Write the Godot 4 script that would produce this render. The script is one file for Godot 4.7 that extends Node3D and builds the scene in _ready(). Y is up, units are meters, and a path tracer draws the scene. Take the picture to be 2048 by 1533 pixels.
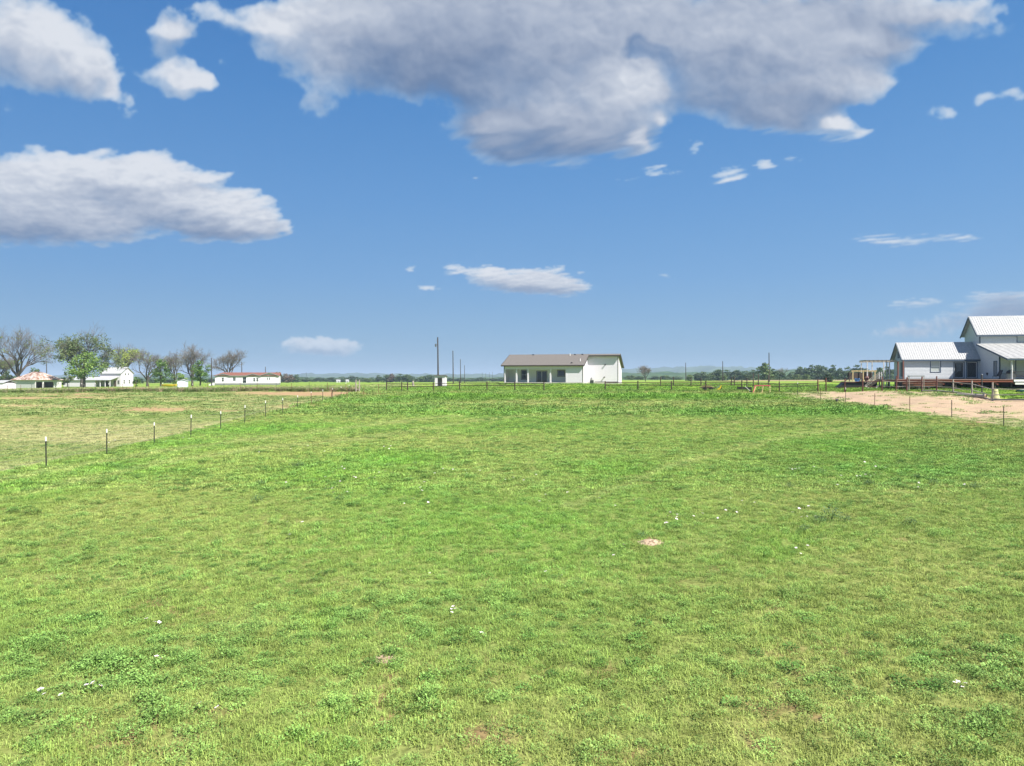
extends Node3D
# A pasture seen from about five metres up. x is right, -z is away from the camera; d = -z is the distance in metres.

const F := 1400.0        # focal length in photo pixels
const HY := 757.0        # photo row of the level horizon
const EYE := 5.0         # camera height over the ground at its foot
var M := {}
var used := {}
var rng := RandomNumberGenerator.new()
var n_big := FastNoiseLite.new()
var n_mid := FastNoiseLite.new()
var n_small := FastNoiseLite.new()

# ------------------------------------------------------------------ helpers
func lin(r: float, g: float, b: float) -> Color:
	return Color(r, g, b).linear_to_srgb()

func mat(c: Color, rough := 0.8, metal := 0.0) -> StandardMaterial3D:
	var m := StandardMaterial3D.new()
	m.albedo_color = c
	m.roughness = rough
	m.metallic = metal
	return m

func noise_tex(freq: float, a: Color, b: Color, seed_: int, oct := 4, size := 512, lo := 0.25, hi := 0.75) -> NoiseTexture2D:
	var n := FastNoiseLite.new()
	n.noise_type = FastNoiseLite.TYPE_SIMPLEX_SMOOTH
	n.seed = seed_
	n.frequency = freq
	n.fractal_octaves = oct
	var g := Gradient.new()
	g.offsets = PackedFloat32Array([lo, hi])
	g.colors = PackedColorArray([a, b])
	var t := NoiseTexture2D.new()
	t.width = size
	t.height = size
	t.seamless = true
	t.noise = n
	t.color_ramp = g
	return t

# a material with two-tone noise laid in world space; per_m = texture repeats per metre
func tex_mat(a: Color, b: Color, per_m: float, rough := 0.85, seed_ := 1, freq := 0.02, metal := 0.0) -> StandardMaterial3D:
	var m := mat(Color.WHITE, rough, metal)
	m.albedo_texture = noise_tex(freq, a, b, seed_)
	m.uv1_triplanar = true
	m.uv1_world_triplanar = true
	m.uv1_scale = Vector3.ONE * per_m
	return m

func numbered(called: String) -> String:
	if not used.has(called):
		used[called] = 0
		return called
	used[called] += 1
	return "%s_%03d" % [called, used[called]]

func thing(called: String, label: String, category: String, at := Vector3.ZERO, turn := 0.0, group := "") -> Node3D:
	var o := Node3D.new()
	o.name = numbered(called)
	add_child(o, true)
	o.position = at
	o.rotation.y = turn
	tag(o, label, category, group)
	return o

func tag(o: Node, label: String, category: String, group := "", kind := "") -> void:
	o.set_meta("label", label)
	if category: o.set_meta("category", category)
	if group: o.set_meta("group", group)
	if kind: o.set_meta("kind", kind)

func mb() -> SurfaceTool:
	var st := SurfaceTool.new()
	st.begin(Mesh.PRIMITIVE_TRIANGLES)
	return st

func build(st: SurfaceTool, called: String, m: Material, parent: Node = self, normals := true) -> MeshInstance3D:
	if normals:
		st.generate_normals()
	var o := MeshInstance3D.new()
	o.mesh = st.commit()
	o.mesh.surface_set_material(0, m)
	o.name = numbered(called) if parent == self else called
	parent.add_child(o, true)
	return o

func tri(st: SurfaceTool, a: Vector3, b: Vector3, c: Vector3) -> void:
	st.add_vertex(a); st.add_vertex(b); st.add_vertex(c)

func quad(st: SurfaceTool, a: Vector3, b: Vector3, c: Vector3, d: Vector3) -> void:
	st.set_smooth_group(-1)
	tri(st, a, b, c); tri(st, a, c, d)

# box by its two corners
func box(st: SurfaceTool, lo: Vector3, hi: Vector3) -> void:
	hexa(st, [Vector3(lo.x, lo.y, hi.z), Vector3(hi.x, lo.y, hi.z), Vector3(hi.x, lo.y, lo.z), Vector3(lo.x, lo.y, lo.z),
		Vector3(lo.x, hi.y, hi.z), Vector3(hi.x, hi.y, hi.z), Vector3(hi.x, hi.y, lo.z), Vector3(lo.x, hi.y, lo.z)])

# eight corners: bottom ring (front left, front right, back right, back left), then top ring
func hexa(st: SurfaceTool, p: Array) -> void:
	quad(st, p[4], p[5], p[1], p[0])
	quad(st, p[5], p[6], p[2], p[1])
	quad(st, p[6], p[7], p[3], p[2])
	quad(st, p[7], p[4], p[0], p[3])
	quad(st, p[7], p[6], p[5], p[4])
	quad(st, p[0], p[1], p[2], p[3])

# a bar of width w and height h between two points
func bar(st: SurfaceTool, a: Vector3, b: Vector3, w: float, h: float) -> void:
	var d := (b - a).normalized()
	var up := Vector3.UP if absf(d.y) < 0.95 else Vector3.BACK
	var s := d.cross(up).normalized() * w * 0.5
	var u := s.cross(d).normalized() * h * 0.5
	hexa(st, [a - s - u, a + s - u, b + s - u, b - s - u, a - s + u, a + s + u, b + s + u, b - s + u])

# a round tapered tube through points
func tube(st: SurfaceTool, pts: Array, radii: Array, n := 6, cap := true) -> void:
	st.set_smooth_group(1)
	var rings := []
	for i in pts.size():
		var d: Vector3 = (pts[min(i + 1, pts.size() - 1)] - pts[max(i - 1, 0)]).normalized()
		var up := Vector3.UP if absf(d.y) < 0.9 else Vector3.RIGHT
		var s := d.cross(up).normalized()
		var u := s.cross(d).normalized()
		var ring := []
		for k in n:
			var a := TAU * k / n
			ring.append(pts[i] + (s * cos(a) + u * sin(a)) * radii[i])
		rings.append(ring)
	for i in pts.size() - 1:
		for k in n:
			var k2 := (k + 1) % n
			var a: Vector3 = rings[i][k]; var b: Vector3 = rings[i][k2]; var c: Vector3 = rings[i + 1][k2]; var e: Vector3 = rings[i + 1][k]
			tri(st, a, b, c); tri(st, a, c, e)
	if cap:
		st.set_smooth_group(-1)
		var last: Array = rings[-1]
		for k in range(1, n - 1):
			tri(st, last[0], last[k], last[k + 1])

# solid of revolution, profile = [radius, height]
func lathe(st: SurfaceTool, at: Vector3, profile: Array, n := 16) -> void:
	st.set_smooth_group(1)
	for i in profile.size() - 1:
		for k in n:
			var a := TAU * k / n; var b := TAU * (k + 1) / n
			var p: Array = profile[i]; var q: Array = profile[i + 1]
			var p0 := at + Vector3(cos(a) * p[0], p[1], sin(a) * p[0]); var p1 := at + Vector3(cos(b) * p[0], p[1], sin(b) * p[0])
			var q0 := at + Vector3(cos(a) * q[0], q[1], sin(a) * q[0]); var q1 := at + Vector3(cos(b) * q[0], q[1], sin(b) * q[0])
			tri(st, p0, q0, q1); tri(st, p0, q1, p1)

# a wall in the plane z = z1 (front face) from x0 to x1, y0 to y1, with rectangular openings [x0, y0, x1, y1]
func wall(st: SurfaceTool, x0: float, x1: float, y0: float, y1: float, z0: float, z1: float, holes := []) -> void:
	var xs := [x0, x1]
	for h in holes:
		xs.append(h[0]); xs.append(h[2])
	xs.sort()
	for i in xs.size() - 1:
		if xs[i + 1] - xs[i] < 0.001: continue
		var mid: float = (xs[i] + xs[i + 1]) * 0.5
		var cuts := []
		for h in holes:
			if h[0] < mid and mid < h[2]: cuts.append(h)
		cuts.sort_custom(func(p, q): return p[1] < q[1])
		var y := y0
		for h in cuts:
			if h[1] > y: box(st, Vector3(xs[i], y, z0), Vector3(xs[i + 1], h[1], z1))
			y = h[3]
		if y < y1: box(st, Vector3(xs[i], y, z0), Vector3(xs[i + 1], y1, z1))

# lapped boards over a wall's front face (plane z, facing +z), skipping the openings
func siding(st: SurfaceTool, x0: float, x1: float, y0: float, y1: float, z: float, step: float, holes := [], slant := []) -> void:
	var y := y0
	while y < y1 - 0.01:
		var yt := minf(y + step, y1)
		var spans := [[x0, x1]]
		if slant.size() == 4:   # the ends follow a gable: left = a + b * y, right = c + d * y
			var ym := (y + yt) * 0.5
			spans = [[maxf(x0, slant[0] + slant[1] * ym), minf(x1, slant[2] + slant[3] * ym)]]
		for h in holes:
			if h[1] < yt - 0.02 and h[3] > y + 0.02:
				var next := []
				for s in spans:
					if h[0] > s[0]: next.append([s[0], minf(h[0], s[1])])
					if h[2] < s[1]: next.append([maxf(h[2], s[0]), s[1]])
				spans = next
		for s in spans:
			if s[1] - s[0] < 0.02: continue
			hexa(st, [Vector3(s[0], y, z + 0.032), Vector3(s[1], y, z + 0.032), Vector3(s[1], y, z + 0.002), Vector3(s[0], y, z + 0.002),
				Vector3(s[0], yt, z + 0.012), Vector3(s[1], yt, z + 0.012), Vector3(s[1], yt, z + 0.002), Vector3(s[0], yt, z + 0.002)])
		y = yt

# a roof sheet: four corners (front left, front right, back right, back left) with thickness, ribs running up the slope
func roof_sheet(st: SurfaceTool, a: Vector3, b: Vector3, c: Vector3, d: Vector3, thick: float, rib := 0.0, rib_h := 0.03, rib_w := 0.05) -> void:
	var nrm := (b - a).cross(d - a).normalized()
	if nrm.y < 0: nrm = -nrm
	hexa(st, [a - nrm * thick, b - nrm * thick, c - nrm * thick, d - nrm * thick, a, b, c, d])
	if rib > 0:
		var n := int((b - a).length() / rib)
		for i in n + 1:
			var t := clampf((i + 0.5) / (n + 1), 0, 1)
			var p := a.lerp(b, t); var q := d.lerp(c, t)
			bar(st, p + nrm * rib_h * 0.5, q + nrm * rib_h * 0.5, rib_w, rib_h)

# a window: frame bars and a pane set into an opening of the wall whose front face is at z
func window(parent: Node, x0: float, y0: float, x1: float, y1: float, z: float, frame_mat: Material, pane_mat: Material, trim := 0.1, mid := "", called := "window") -> void:
	var f := mb()
	var t := trim
	box(f, Vector3(x0 - t, y1, z - 0.05), Vector3(x1 + t, y1 + t, z + 0.05))
	box(f, Vector3(x0 - t, y0 - t, z - 0.05), Vector3(x1 + t, y0, z + 0.06))
	box(f, Vector3(x0 - t, y0, z - 0.05), Vector3(x0, y1, z + 0.05))
	box(f, Vector3(x1, y0, z - 0.05), Vector3(x1 + t, y1, z + 0.05))
	var w := build(f, called, frame_mat, parent)
	var s := mb()
	var e := 0.05
	box(s, Vector3(x0, y0, z - 0.06), Vector3(x0 + e, y1, z - 0.01))
	box(s, Vector3(x1 - e, y0, z - 0.06), Vector3(x1, y1, z - 0.01))
	box(s, Vector3(x0 + e, y0, z - 0.06), Vector3(x1 - e, y0 + e, z - 0.01))
	box(s, Vector3(x0 + e, y1 - e, z - 0.06), Vector3(x1 - e, y1, z - 0.01))
	if mid == "h":
		box(s, Vector3(x0 + e, (y0 + y1) * 0.5 - 0.03, z - 0.06), Vector3(x1 - e, (y0 + y1) * 0.5 + 0.03, z - 0.005))
	elif mid == "v":
		box(s, Vector3((x0 + x1) * 0.5 - 0.04, y0 + e, z - 0.06), Vector3((x0 + x1) * 0.5 + 0.04, y1 - e, z - 0.005))
	build(s, "sash", M.sash, w)
	var p := mb()
	box(p, Vector3(x0 + e, y0 + e, z - 0.045), Vector3(x1 - e, y1 - e, z - 0.035))
	build(p, "pane", pane_mat, w)

# ------------------------------------------------------------------ ground shape
const Q0 := -0.9
const QS := 0.015
const QN := 121
const V0 := 1.386
const VS := 0.05
const VN := 155
var res := PackedFloat32Array()

func base_h(d: float) -> float:
	if d < 90.0: return 0.03 * maxf(d, -40.0)
	return 2.7 + 0.4 * (1.0 - exp(-(d - 90.0) * 0.075))

func make_ground_grid() -> void:
	var cp := [[773, 783, 103], [974, 782, 99.9], [1276, 781.5, 95.8], [1484, 781.5, 93.2], [1652, 783.7, 91.1], [1793, 783, 86], [1874, 784, 83], [1945, 791.5, 77], [1985, 803, 72],
		[1900, 775, 92], [1990, 776, 90], [1760, 776, 97], [2100, 790, 75], [1010, 766, 137], [1237, 769, 133], [1120, 768.5, 128], [881, 774, 134], [906, 768.5, 200], [1120, 768, 150], [1400, 769, 120], [1400, 764, 200],
		[0, 785, 113], [280, 783.5, 108], [550, 782, 103], [75, 776.5, 200], [250, 774, 240], [500, 770.5, 190], [300, 773.5, 215], [160, 775, 195], [365, 775, 170],
		[600, 768, 400], [600, 764.5, 700], [900, 764.5, 700], [900, 766, 400], [1300, 760.5, 600], [1300, 763, 350], [1650, 760.5, 300], [1900, 762, 250], [0, 768, 500], [300, 767, 500],
		[-200, 758.5, 4000], [600, 758.5, 4000], [1300, 758, 4000], [2200, 758, 4000], [0, 758, 9000], [1024, 758, 9000], [2048, 758, 9000], [300, 762, 1400], [1100, 761.5, 1400], [1800, 759.5, 1200]]
	var q := PackedFloat32Array(); var v := PackedFloat32Array(); var r := PackedFloat32Array()
	for c in cp:
		var d: float = c[2]
		q.append((c[0] - 1024.0) / F); v.append(log(d)); r.append(EYE - (c[1] - HY) * d / F - base_h(d))
	for d in [4.5, 7.0, 11.0, 16.0, 25.0, 36.0, 48.0, 60.0, 72.0, 84.0]:
		for px in [-300, 0, 250, 500, 750, 1000, 1250, 1450]:
			q.append((px - 1024.0) / F); v.append(log(d)); r.append(0.0)
		for x in [30.0, 35.5]:
			if x / d < 0.9 and d < 87.0:
				q.append(x / d); v.append(log(d)); r.append(0.0)
		if d < 45.0:
			for px in [1700, 1950, 2250]:
				q.append((px - 1024.0) / F); v.append(log(d)); r.append(0.0)
	res.resize(QN * VN)
	for j in VN:
		for i in QN:
			var qq := Q0 + QS * i; var vv := V0 + VS * j
			var sw := 0.0; var sr := 0.0
			for k in q.size():
				var a := (qq - q[k]) * 11.0; var b := (vv - v[k]) * 9.0
				var w := 1.0 / (a * a + b * b + 0.06)
				w *= w
				sw += w; sr += w * r[k]
			res[j * QN + i] = sr / sw

func gh(x: float, z: float) -> float:
	var d := -z
	var h := base_h(d)
	if d > 4.0:
		var fq := clampf((x / d - Q0) / QS, 0.0, QN - 1.01)
		var fv := clampf((log(d) - V0) / VS, 0.0, VN - 1.01)
		var i := int(fq); var j := int(fv)
		var a := fq - i; var b := fv - j
		var k := j * QN + i
		h += lerpf(lerpf(res[k], res[k + 1], a), lerpf(res[k + QN], res[k + QN + 1], a), b)
	# the weedy berm before the pipe fence
	if d > 75.0 and d < 100.0 and x > -18.0 and x < 36.0:
		h += 0.15 * exp(-pow((d - berm_d(x)) / 2.6, 2.0)) * smoothstep(-17.0, -9.0, x) * (1.0 - smoothstep(28.0, 35.0, x))
	if d < 120.0:
		h += 0.05 * n_mid.get_noise_2d(x * 3.0, z * 3.0) + 0.12 * n_big.get_noise_2d(x * 2.0, z * 2.0)
	return h

func berm_d(x: float) -> float:
	return 85.5 - x * 0.03

func G(x: float, d: float) -> Vector3:
	return Vector3(x, gh(x, -d), -d)

# the ground point seen at a photo column, at distance d
func at_px(px: float, d: float) -> Vector3:
	return G((px - 1024.0) / F * d, d)

# height in metres above the ground point p of a photo row
func row_y(py: float, d: float) -> float:
	return EYE - (py - HY) * d / F

# distance on the sloping lot of a photo row
func lot_d(py: float) -> float:
	return 7000.0 / (py - 715.0)

# ------------------------------------------------------------------ what covers the ground
# earth patches and lush patches seen in the photograph: [column, row, half width, half height, strength]
var dirt := [[150, 789, 130, 2.6, 0.55], [60, 797, 90, 2.2, 0.75], [160, 795, 80, 3.0, 0.6], [620, 788, 130, 4.2, 1.0], [520, 786, 90, 2.5, 0.7], [690, 786, 40, 2.5, 0.8],
	[40, 812, 60, 2.5, 0.55], [110, 814, 90, 3.0, 0.4], [310, 819, 80, 5.0, 0.8], [250, 823, 90, 4.0, 0.35], [420, 800, 80, 3.0, 0.3], [440, 822, 40, 4.0, 0.45], [615, 812, 40, 5, 0.75], [580, 815, 45, 4, 0.4], [660, 802, 30, 3.0, 0.5], [120, 840, 90, 6, 0.25],
	[770, 1321, 20, 9, 1.0], [1300, 1087, 22, 6, 1.0], [1950, 846, 55, 4.5, 0.9], [370, 1210, 90, 14, 0.55], [620, 1168, 60, 10, 0.35], [250, 1480, 110, 22, 0.75], [420, 1440, 60, 14, 0.4], [770, 1405, 25, 16, 0.7],
	[960, 1480, 90, 30, 0.5], [860, 1340, 60, 16, 0.3], [1000, 1345, 60, 20, 0.35], [1260, 1520, 60, 16, 0.6], [1560, 1300, 60, 22, 0.5], [1640, 1320, 60, 22, 0.35], [1690, 1300, 30, 16, 0.5], [1530, 1420, 40, 40, 0.45], [1600, 1425, 40, 16, 0.4], [1810, 1345, 50, 14, 0.3], [1500, 1480, 60, 16, 0.3], [720, 1030, 60, 5, 0.3], [880, 1010, 60, 6, 0.3], [560, 1040, 60, 8, 0.2], [1370, 1175, 30, 10, 0.4], [360, 1022, 30, 4, 0.3], [1110, 800, 300, 3, 0.1]]
var lush := [[640, 920, 180, 20, 0.8], [780, 915, 130, 22, 1.0], [610, 950, 200, 30, 0.9], [300, 940, 150, 18, 0.7], [460, 960, 80, 14, 0.5], [1560, 1100, 90, 40, 0.7], [1650, 1070, 120, 30, 0.5], [1250, 940, 120, 14, 0.5], [1700, 895, 60, 10, 0.7], [1830, 880, 160, 20, 0.4],
	[1600, 824, 280, 3.5, 1.0], [1200, 823, 300, 3.0, 0.7], [900, 826, 200, 3, 0.35], [1150, 870, 350, 14, 0.35], [340, 890, 200, 10, 0.6], [520, 860, 160, 8, 0.5], [100, 985, 150, 20, 0.5], [1950, 1490, 110, 50, 0.6], [640, 1240, 40, 40, 0.6], [120, 1500, 100, 40, 0.35], [600, 1500, 130, 60, 0.5], [1700, 1240, 140, 40, 0.4], [760, 805, 80, 4, 0.4]]
var weedy := [[300, 1330, 260, 60, 0.8], [120, 1300, 150, 70, 0.8], [480, 1300, 160, 50, 0.6], [170, 1100, 200, 40, 0.6], [640, 930, 60, 6, 0.7], [500, 985, 60, 12, 0.5], [1950, 1330, 120, 50, 0.7], [1980, 1440, 90, 60, 0.8], [1660, 1035, 50, 12, 0.9], [700, 1260, 90, 40, 0.5], [860, 1280, 120, 40, 0.4], [1900, 940, 180, 30, 0.5], [1750, 960, 150, 20, 0.3], [80, 1420, 110, 40, 0.9], [300, 1450, 90, 24, 0.7], [900, 1210, 120, 20, 0.4], [1250, 1110, 60, 10, 0.5], [560, 880, 60, 6, 0.4], [1450, 1150, 150, 30, 0.35]]

func patches(list: Array, px: float, py: float) -> float:
	var s := 0.0
	for p in list:
		var a: float = (px - p[0]) / p[2]; var b: float = (py - p[1]) / p[3]
		var r := a * a + b * b
		if r < 4.0: s = maxf(s, p[4] * exp(-r * 0.9))
	return s

var tracks := [[[-40, 1010], [160, 962], [330, 925], [520, 897], [700, 880], [860, 858], [960, 840], [1090, 829], [1300, 822]], [[-40, 968], [120, 938], [330, 902], [500, 880], [650, 862], [780, 846], [900, 832]], [[700, 812], [1000, 806], [1300, 805], [1560, 804]], [[1150, 1010], [1350, 930], [1500, 890], [1620, 866], [1800, 852]]]

func track(px: float, py: float) -> float:
	var best := 0.0
	for t in tracks:
		for i in t.size() - 1:
			if px < t[i][0] - 30.0 or px > t[i + 1][0] + 30.0: continue
			var k: float = clampf((px - t[i][0]) / (t[i + 1][0] - t[i][0]), 0.0, 1.0)
			var y: float = lerpf(t[i][1], t[i + 1][1], k)
			best = maxf(best, exp(-pow((py - y) / maxf(1.2, (y - 715.0) * 0.024), 2.0)))
	return best

func left_fence_x(d: float) -> float:
	return -20.9 - 0.012 * d

func back_fence_d(x: float) -> float:
	return 100.0 + (-22.0 - x) * 0.12

func pipe_d(x: float) -> float:
	return 103.0 - (x + 18.5) * 0.2

# distance of the corral's line for the yard's far edge at x
func corral_d(x: float) -> float:
	if x < 41.0: return pipe_d(x)
	if x < 48.5: return 91.1 - (x - 41.0) * 0.72
	if x < 50.5: return 85.7 - (x - 48.5) * 1.3
	return 83.0 - (x - 50.5) * 5.0

# zone: 0 lot, 1 left field, 2 sand yard, 3 lawn beyond the fences, 4 far fields
func zone(x: float, d: float) -> int:
	if d > 165.0: return 4
	if x < -22.0:
		if d > back_fence_d(x) + 1.0: return 3
		if x < left_fence_x(d): return 1
		return 0
	if x > 35.6:
		if d < corral_d(x): return 2
		return 3
	if d > pipe_d(x): return 3
	return 0

# [ground colour (linear), grass tint (linear), grass cover 0..1, weediness, lushness]
func cover(x: float, d: float, h: float) -> Array:
	var px := 1024.0 + F * x / d
	var py := HY + (EYE - h) * F / d
	var jx := n_mid.get_noise_2d(x * 9.0, d * 9.0) ; var jy := n_mid.get_noise_2d(d * 9.0 + 50.0, x * 9.0)
	var z := zone(x, d)
	var nb := n_big.get_noise_2d(x, d); var nm := n_mid.get_noise_2d(x, d)
	var ns := n_small.get_noise_2d(x, d)
	var jit_x := px + jx * 60.0; var jit_y := py + jy * (py - 715.0) * 0.09
	var soil := Vector3(0.27, 0.165, 0.095)
	var thatch := Vector3(0.17, 0.175, 0.065)
	if z == 0:
		var lu := clampf(patches(lush, jit_x, jit_y) + 0.5 * nb + 0.35 * nm, -0.5, 1.0)
		var we := clampf(patches(weedy, jit_x, jit_y) * 0.6 + 0.55 * ns + 0.35 * nm - 0.05, 0.0, 1.0)
		var di := clampf(patches(dirt, jit_x, jit_y) * (1.2 + 0.9 * ns) + 0.55 * maxf(0.0, ns * nm * 4.0 - 0.35), 0.0, 1.0)
		var dry := clampf(0.35 - 0.8 * nb + 0.4 * nm + smoothstep(1250.0, 1500.0, py) * 0.25 - maxf(lu, 0.0) * 0.5 + 0.7 * exp(-pow((py - 807.0) / 6.0, 2.0)) + 0.6 * exp(-pow((py - 785.0) / 2.5, 2.0)) + 0.4 * exp(-pow((py - 843.0) / 5.0, 2.0)), 0.0, 1.0)
		var mid := Vector3(0.242, 0.385, 0.084)
		var c := mid.lerp(Vector3(0.205, 0.415, 0.06), maxf(lu, 0.0))
		c = c.lerp(Vector3(0.385, 0.40, 0.13), dry * 0.65)
		c = c.lerp(Vector3(0.155, 0.32, 0.085), we * 0.6)
		var g := thatch.lerp(soil, clampf(di + 0.12, 0.0, 1.0)) .lerp(c, 0.45 * (1.0 - di))
		# wheel tracks: the grass is pressed down and paler along them
		var tr := track(px + jx * 8.0, py + jy * 2.0)
		c = c.lerp(Vector3(0.42, 0.47, 0.17), tr * 0.65)
		c *= 1.0 + 0.38 * ns + 0.18 * nm
		return [g, c, clampf(1.0 - di * 0.62 - dry * 0.15, 0.05, 1.0), we * (1.0 - tr), lu - tr]
	if z == 1:
		jit_x = px + jx * 30.0; jit_y = py + jy * 1.2
		var di := clampf(patches(dirt, jit_x, jit_y) * (1.2 + 0.8 * ns) + 0.8 * maxf(0.0, nm * 0.9 + 0.5 * n_big.get_noise_2d(x * 0.6, d * 2.5) - 0.12), 0.0, 1.0)
		var green := clampf(0.5 + 0.9 * n_big.get_noise_2d(x * 0.7, d * 2.2) + 0.3 * nm, 0.0, 1.0)
		var c := Vector3(0.39, 0.39, 0.18).lerp(Vector3(0.25, 0.325, 0.10), green)
		var edge := exp(-pow((x - left_fence_x(d)) / 1.0, 2.0))
		c = c.lerp(Vector3(0.46, 0.43, 0.24), edge * 0.8)
		var g := c.lerp(Vector3(0.43, 0.285, 0.165), clampf(di * 1.1, 0.0, 1.0))
		return [g, c, clampf(1.0 - di * 1.4, 0.0, 1.0), 0.0, 0.0]
	if z == 2:
		var gr := smoothstep(0.05, 0.5, nm + 0.5 * ns - 0.15) * 0.6
		# green strips along the T-post fence and near the corral
		gr = maxf(gr, smoothstep(59.0, 52.0, d) * (0.8 + 0.4 * ns))
		gr = maxf(gr, 0.75 * exp(-pow((px - 1860.0) / 70.0, 2.0) - pow((py - 790.0) / 3.0, 2.0)))
		gr = maxf(gr, 0.6 * exp(-pow((x - 36.0) / 1.2, 2.0)))
		gr = maxf(gr, 0.7 * exp(-pow((px - 1625.0) / 30.0, 2.0) - pow((py - 788.0) / 3.0, 2.0)))
		gr = clampf(gr * (1.0 - patches(dirt, px, py)), 0.0, 1.0)
		var sand := Vector3(0.50, 0.37, 0.26) * (1.0 + 0.2 * ns + 0.1 * nm)
		var c := Vector3(0.28, 0.36, 0.12)
		return [sand.lerp(c, gr * 0.8), c, gr, 0.0, 0.0]
	if z == 3:
		var c := Vector3(0.22, 0.37, 0.045).lerp(Vector3(0.31, 0.38, 0.085), clampf(0.4 + nm + 0.5 * nb, 0.0, 1.0))
		if x < -20.0:
			c = c.lerp(Vector3(0.38, 0.40, 0.18), 0.5)
		return [c, c, 0.8, 0.0, 0.0]
	var k := clampf(0.5 + 0.9 * n_big.get_noise_2d(x * 0.12, d * 0.3), 0.0, 1.0)
	var c4 := Vector3(0.20, 0.35, 0.04).lerp(Vector3(0.28, 0.36, 0.08), k)
	# a strip of dry standing grass towards the right
	c4 = c4.lerp(Vector3(0.40, 0.29, 0.19), 0.8 * smoothstep(1300.0, 1420.0, px) * smoothstep(215.0, 245.0, d) * (1.0 - smoothstep(330.0, 380.0, d)))
	return [c4, c4, 0.0, 0.0, 0.0]

func make_ground() -> void:
	var angles := []
	var a := -180.0
	while a < 180.0:
		angles.append(deg_to_rad(a))
		a += 0.55 if absf(a) < 58.0 else 5.0
	var radii := [0.0]
	var r := 1.2
	while r < 12000.0:
		radii.append(r)
		r *= 1.5 if r < 3.0 else (1.017 if r < 260.0 else 1.06)
	var na := angles.size(); var nr := radii.size()
	var pos := PackedVector3Array(); var col := PackedColorArray(); var idx := PackedInt32Array()
	for j in nr:
		for i in na:
			var x: float = sin(angles[i]) * radii[j]; var d: float = cos(angles[i]) * radii[j]
			var h := gh(x, -d)
			pos.append(Vector3(x, h, -d))
			var c: Vector3 = cover(x, d, h)[0] if d > 3.0 else Vector3(0.19, 0.2, 0.07)
			col.append(Color(c.x, c.y, c.z))
	for j in nr - 1:
		for i in na:
			var i2 := (i + 1) % na
			var p := j * na + i; var p2 := j * na + i2; var q := p + na; var q2 := p2 + na
			idx.append_array(PackedInt32Array([p, q, q2]))
			if j > 0: idx.append_array(PackedInt32Array([p, q2, p2]))
	var arr := []
	arr.resize(Mesh.ARRAY_MAX)
	arr[Mesh.ARRAY_VERTEX] = pos; arr[Mesh.ARRAY_COLOR] = col; arr[Mesh.ARRAY_INDEX] = idx
	var am := ArrayMesh.new()
	am.add_surface_from_arrays(Mesh.PRIMITIVE_TRIANGLES, arr)
	var st := SurfaceTool.new()
	st.create_from(am, 0)
	var m := mat(Color.WHITE, 0.95)
	m.vertex_color_use_as_albedo = true
	m.albedo_texture = noise_tex(0.035, lin(0.62, 0.62, 0.60), lin(1.0, 1.0, 1.0), 11, 5, 1024, 0.3, 0.62)
	m.uv1_triplanar = true
	m.uv1_world_triplanar = true
	m.uv1_scale = Vector3.ONE * 0.21
	m.metallic_specular = 0.15
	var o := build(st, "ground", m)
	tag(o, "grassy pasture ground with sandy yard and bare earth patches", "", "", "structure")

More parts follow.
